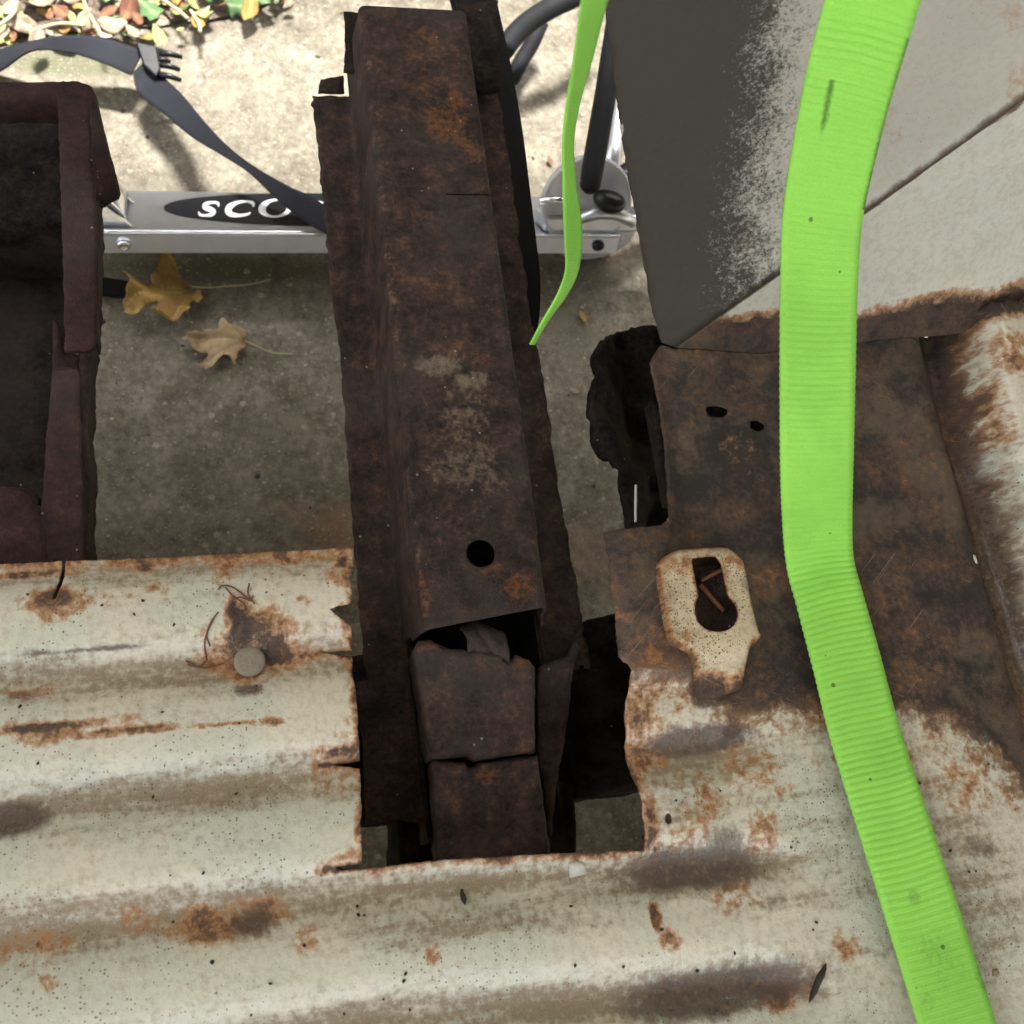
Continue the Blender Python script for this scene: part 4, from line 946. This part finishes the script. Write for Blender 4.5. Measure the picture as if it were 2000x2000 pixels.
big_leaf('ochre curled maple leaf on the concrete, larger and nearer the scooter', [(345, 935), (380, 905), (450, 912), (520, 905), (510, 860), (545, 830), (580, 780), (600, 730), (630, 708), (680, 740), (700, 810), (720, 870), (790, 905), (860, 940), (866, 990), (835, 1015), (800, 1000), (776, 1030), (775, 1090), (720, 1140), (660, 1190), (640, 1235), (600, 1300), (565, 1250), (545, 1190), (535, 1130), (575, 1070), (480, 1100), (400, 1150), (345, 1125), (330, 1060), (400, 985), (352, 962)],
         (790, 915), [(345, 1080), (600, 1290), (350, 940), (630, 715), (830, 1010)], [((790, 915), .012), ((900, 918), .014), ((1080, 905), .010), ((1200, 895), .008), ((1330, 860), .010)], M['leaf_ochre'], .016, .018, 3)
big_leaf('pale tan maple leaf on the concrete, smaller with pointed lobes', [(720, 1270), (770, 1240), (840, 1237), (905, 1222), (960, 1225), (985, 1165), (1000, 1140), (1050, 1180), (1100, 1200), (1165, 1215), (1168, 1270), (1130, 1330), (1100, 1390), (1088, 1475), (1050, 1410), (1000, 1392), (950, 1440), (900, 1470), (812, 1476), (870, 1430), (902, 1380), (880, 1352), (805, 1350), (792, 1300)],
         (1155, 1285), [(725, 1270), (1000, 1145), (830, 1472), (1088, 1470)], [((1155, 1285), .012), ((1230, 1320), .010), ((1340, 1365), .006), ((1480, 1372), .004)], M['leaf_tan'], .014, .016, 6)
small = {'ovate': [(0, -.5), (.16, -.38), (.27, -.12), (.26, .12), (.14, .36), (0, .52), (-.15, .34), (-.27, .10), (-.26, -.14), (-.15, -.38)],
         'ivy': [(0, -.40), (.14, -.46), (.34, -.32), (.28, -.12), (.46, .02), (.24, .12), (.14, .30), (0, .55), (-.14, .28), (-.26, .12), (-.46, .0), (-.28, -.12), (-.34, -.34), (-.14, -.46)]}
def leaf_proto(kind, mat, seed):
    P2 = rag([(x, y, .02) for x, y in small[kind]], .015, .07, seed=seed); Pq, Tq = sheet(P2, .10)
    v = np.maximum(1-sstep(.015, .05, np.abs(Pq[:, 0])), 0); z = -.5*Pq[:, 0]**2*np.sign(noise.noise(Vector((seed, 0, 0)))+.2)+.25*Pq[:, 1]**2+.12*np.array([noise.noise(Vector((x*3, y*3, seed))) for x, y in Pq])
    me = bpy.data.meshes.new('leaf'); me.from_pydata([(x, y, q) for (x, y), q in zip(Pq, z)], [], [tuple(t) for t in Tq]); me.update()
    a = me.attributes.new('vein', 'FLOAT', 'POINT'); a.data.foreach_set('value', v.astype(np.float32)); me.polygons.foreach_set('use_smooth', [True]*len(me.polygons)); me.materials.append(mat); return me
LK = {'green': ('ivy_leaf', 'ivy', M['leaf_green'], 'green ivy leaf in the leaf bed behind the scooter'), 'lime': ('yellow_leaf', 'ovate', M['leaf_lime'], 'yellow-green oval leaf in the leaf bed behind the scooter'),
      'red': ('red_leaf', 'ovate', M['leaf_red'], 'red-brown fallen leaf in the leaf bed behind the scooter'), 'pale': ('pale_leaf', 'ovate', M['leaf_pale'], 'pale bleached fallen leaf in the leaf bed behind the scooter'), 'ochre': ('orange_leaf', 'ovate', M['leaf_ochre'], 'ochre fallen leaf in the leaf bed behind the scooter')}
protos = {k: [leaf_proto(v[1], v[2], 3+i*1.7) for i in range(3)] for k, v in LK.items()}
def put_leaf(kind, px, py, size, z, rz):
    nm, _, _, lab = LK[kind]; o = bpy.data.objects.new(nm, protos[kind][random.randrange(3)]); COL.objects.link(o)
    o.location = U(px, py, z); o.scale = (size,)*3; o.rotation_euler = (random.uniform(-.5, .5), random.uniform(-.5, .5), rz)
    md = o.modifiers.new('thickness', 'SOLIDIFY'); md.thickness = .012
    tag(o, lab, 'leaf', {'green': 'green ivy leaves', 'lime': 'yellow-green leaves', 'red': 'red-brown fallen leaves', 'pale': 'pale fallen leaves', 'ochre': 'ochre fallen leaves'}[kind])
for a in [('green', 345, 12, .032), ('lime', 365, 2, .03), ('lime', 385, 25, .028), ('green', 440, 10, .04), ('green', 500, 2, .034), ('green', 280, 15, .045), ('lime', 130, 30, .03), ('lime', 300, 68, .036), ('lime', 340, 55, .012), ('lime', 338, 20, .03), ('green', 520, -6, .03),
          ('red', 115, 22, .036), ('red', 242, 12, .05), ('red', 205, 22, .03), ('red', 95, 30, .024), ('ochre', 150, 8, .036), ('ochre', 470, 16, .045), ('ochre', 485, 2, .03), ('ochre', 120, 58, .022), ('red', 260, 35, .025), ('red', 540, -14, .04),
          ('pale', 75, 2, .06), ('pale', 40, 45, .045), ('pale', 180, 60, .06), ('pale', 215, 45, .05), ('pale', 20, 15, .04), ('pale', 250, 60, .03), ('pale', 160, 40, .04), ('pale', 120, 75, .035), ('pale', 300, 40, .03), ('pale', 545, 5, .022), ('pale', 70, 75, .04), ('red', 30, -10, .04), ('green', 200, -12, .04), ('pale', 130, -10, .05), ('lime', 60, -20, .04), ('ochre', 330, -20, .05), ('green', 400, -22, .045), ('red', 450, -25, .04), ('pale', 5, 62, .03)]:
    put_leaf(a[0], a[1], a[2], a[3]*.85, random.uniform(.012, .028), random.uniform(0, 6.28))
rl = random.Random(9)
for k in range(46):
    px = rl.uniform(-20, 480); put_leaf(rl.choice(['pale', 'lime', 'green', 'ochre', 'red', 'lime', 'pale']), px, rl.uniform(-30, 78 if px < 230 else 78-(px-230)*.22), rl.uniform(.014, .034), rl.uniform(.008, .02), rl.uniform(0, 6.28))
for pts in [[(155, -10), (165, 20), (185, 55), (195, 75)], [(20, 0), (28, 20), (10, 40), (-10, 52)], [(300, -5), (330, 15), (355, 35)], [(360, 20), (375, 45), (378, 60)], [(60, 60), (110, 45), (160, 48)]]:
    bm = tube_bm(catmull([tuple(U(*p, .02+.006*i)) for i, p in enumerate(pts)], 16), .0022, 7)
    tag(bm_obj('stem', bm, M['twig'], None, True), 'pale bare stem trailing over the leaf bed', 'stem', 'pale stems in the leaf bed').name = 'plant_stem'
# orange and brown flecks on the slab
for kind, px, py, s in [('ochre', 1140, 478, .022), ('red', 1037, 302, .012), ('ochre', 1100, 597, .016), ('ochre', 1100, 24, .016), ('ochre', 1120, 36, .016), ('pale', 1085, 737, .012), ('pale', 1125, 868, .012)]:
    nm, _, _, _ = LK[kind]; o = bpy.data.objects.new('leaf_scrap', protos[kind][1]); COL.objects.link(o); o.location = U(px, py, .006); o.scale = (s,)*3; o.rotation_euler = (.1, .2, px)
    tag(o, 'tiny dry leaf scrap on the concrete right of the brown rail', 'leaf scrap', 'leaf scraps on the concrete')

# ------------------------------------------------------------------ small loose things on the floor
def fibre(name, pts, r, mat, label, cat, group=None, z=None):
    q = [];
    for p in pts:
        x, y = U2(*p[:2], ZF); q.append((x, y, (FZ(x, y)+r+(p[2] if len(p) > 2 else .0006)) if z is None else z+(p[2] if len(p) > 2 else 0)))
    o = bm_obj(name, tube_bm(catmull(q, 20), r, 6), mat, None, True); tag(o, label, cat, group); return o
FL = 'thin reddish brown fibre stuck to the floor beside the round stud'
for pts in [[(412, 1112), (420, 1104), (440, 1108), (470, 1130), (478, 1125)], [(425, 1108), (440, 1125), (460, 1140), (462, 1150)], [(470, 1100), (468, 1120), (480, 1140)], [(412, 1155), (395, 1180), (385, 1210), (388, 1240)], [(388, 1240), (370, 1250), (350, 1246)], [(405, 1165), (390, 1195), (395, 1215)], [(348, 1240), (380, 1252), (420, 1244)], [(440, 1130), (455, 1128), (475, 1135)]]:
    fibre('coir_fibre', pts, .00045, M['fibre'], FL, 'fibre', 'brown fibres around the stud')
fibre('rusty_twig', [(*Z6(560, 1375), .004), (*Z6(610, 1350), .006), (*Z6(650, 1330), .008)], .0012, M['fibre'], 'short brown twig across the slot of the keyhole bracket, upper one', 'twig', z=ZF+.004)
fibre('rusty_twig', [(*Z6(560, 1390), .002), (*Z6(600, 1440), .003), (*Z6(655, 1500), .003)], .0016, M['fibre'], 'thicker brown twig lying in the round end of the keyhole slot', 'twig', z=ZF+.004)
fibre('white_thread', [(1243, 865, 0), (1242, 900, .001), (1243, 938, 0)], .0011, M['thread'], 'short white thread hanging against the black inner wing', 'thread', z=.452)
def flake(name, px, py, rx, ry, mat, label, cat, ang=0, group=None, h=.0012, seed=1):
    k = .00031; c = U2(px, py, ZF); r_ = random.Random(seed); n = 11; V = []
    for i in range(n):
        t = 2*math.pi*i/n; q = r_.uniform(.7, 1.15); x, y = rx*k*q*math.cos(t), ry*k*q*math.sin(t); x, y = x*math.cos(ang)-y*math.sin(ang), x*math.sin(ang)+y*math.cos(ang)
        V.append((c[0]+x, c[1]+y))
    z = FZ(*c); vv = [(x, y, FZ(x, y)+.0001) for x, y in V]+[(c[0]+(x-c[0])*.8, c[1]+(y-c[1])*.8, FZ(x, y)+h) for x, y in V]+[(*c, z+h*1.2)]
    f = [(i, (i+1) % n, n+(i+1) % n, n+i) for i in range(n)]+[(n+i, n+(i+1) % n, 2*n) for i in range(n)]
    tag(mesh(name, vv, f, mat, None, None, True), label, cat, group)
flake('filler_blob', 1098, 1640, 21, 15, M['chip'], 'pale filler blob on the floor just below the cut-out', 'filler', 0, None, .0016, 3)
flake('dirt_crumb', 879, 1690, 5, 15, M['grit'], 'black upright crumb of dirt on the floor below the cut-out', 'dirt', .1, None, .003, 4)
flake('dirt_crumb', 1545, 1855, 6, 34, M['grit'], 'long slanted dirt crumb left of the lime strap near the bottom', 'dirt', -.6, None, .0015, 5)
flake('paint_chip', 1845, 1052, 5, 12, M['chip'], 'small white paint chip on the brown rust right of the lime strap', 'chip', .3, None, .0015, 6)
flake('leaf_fragment', 1877, 1835, 8, 8, M['leaf_pale'], 'tiny yellow leaf fragment against the right edge of the lime strap', 'leaf scrap', .3, None, .0015, 8)
r_ = random.Random(4)
for i in range(70):
    px, py = r_.uniform(0, 1900), r_.uniform(1090, 1920)
    if 640 < px < 1260 and py < 1660: continue
    if px > 1400 and py < 1400: continue
    flake('grit_speck', px, py, r_.uniform(1.6, 4), r_.uniform(1.6, 4), M['grit'], 'tiny dark grit speck on the cream floor', 'grit', r_.uniform(0, 3), 'grit specks on the cream floor', .0009, i)
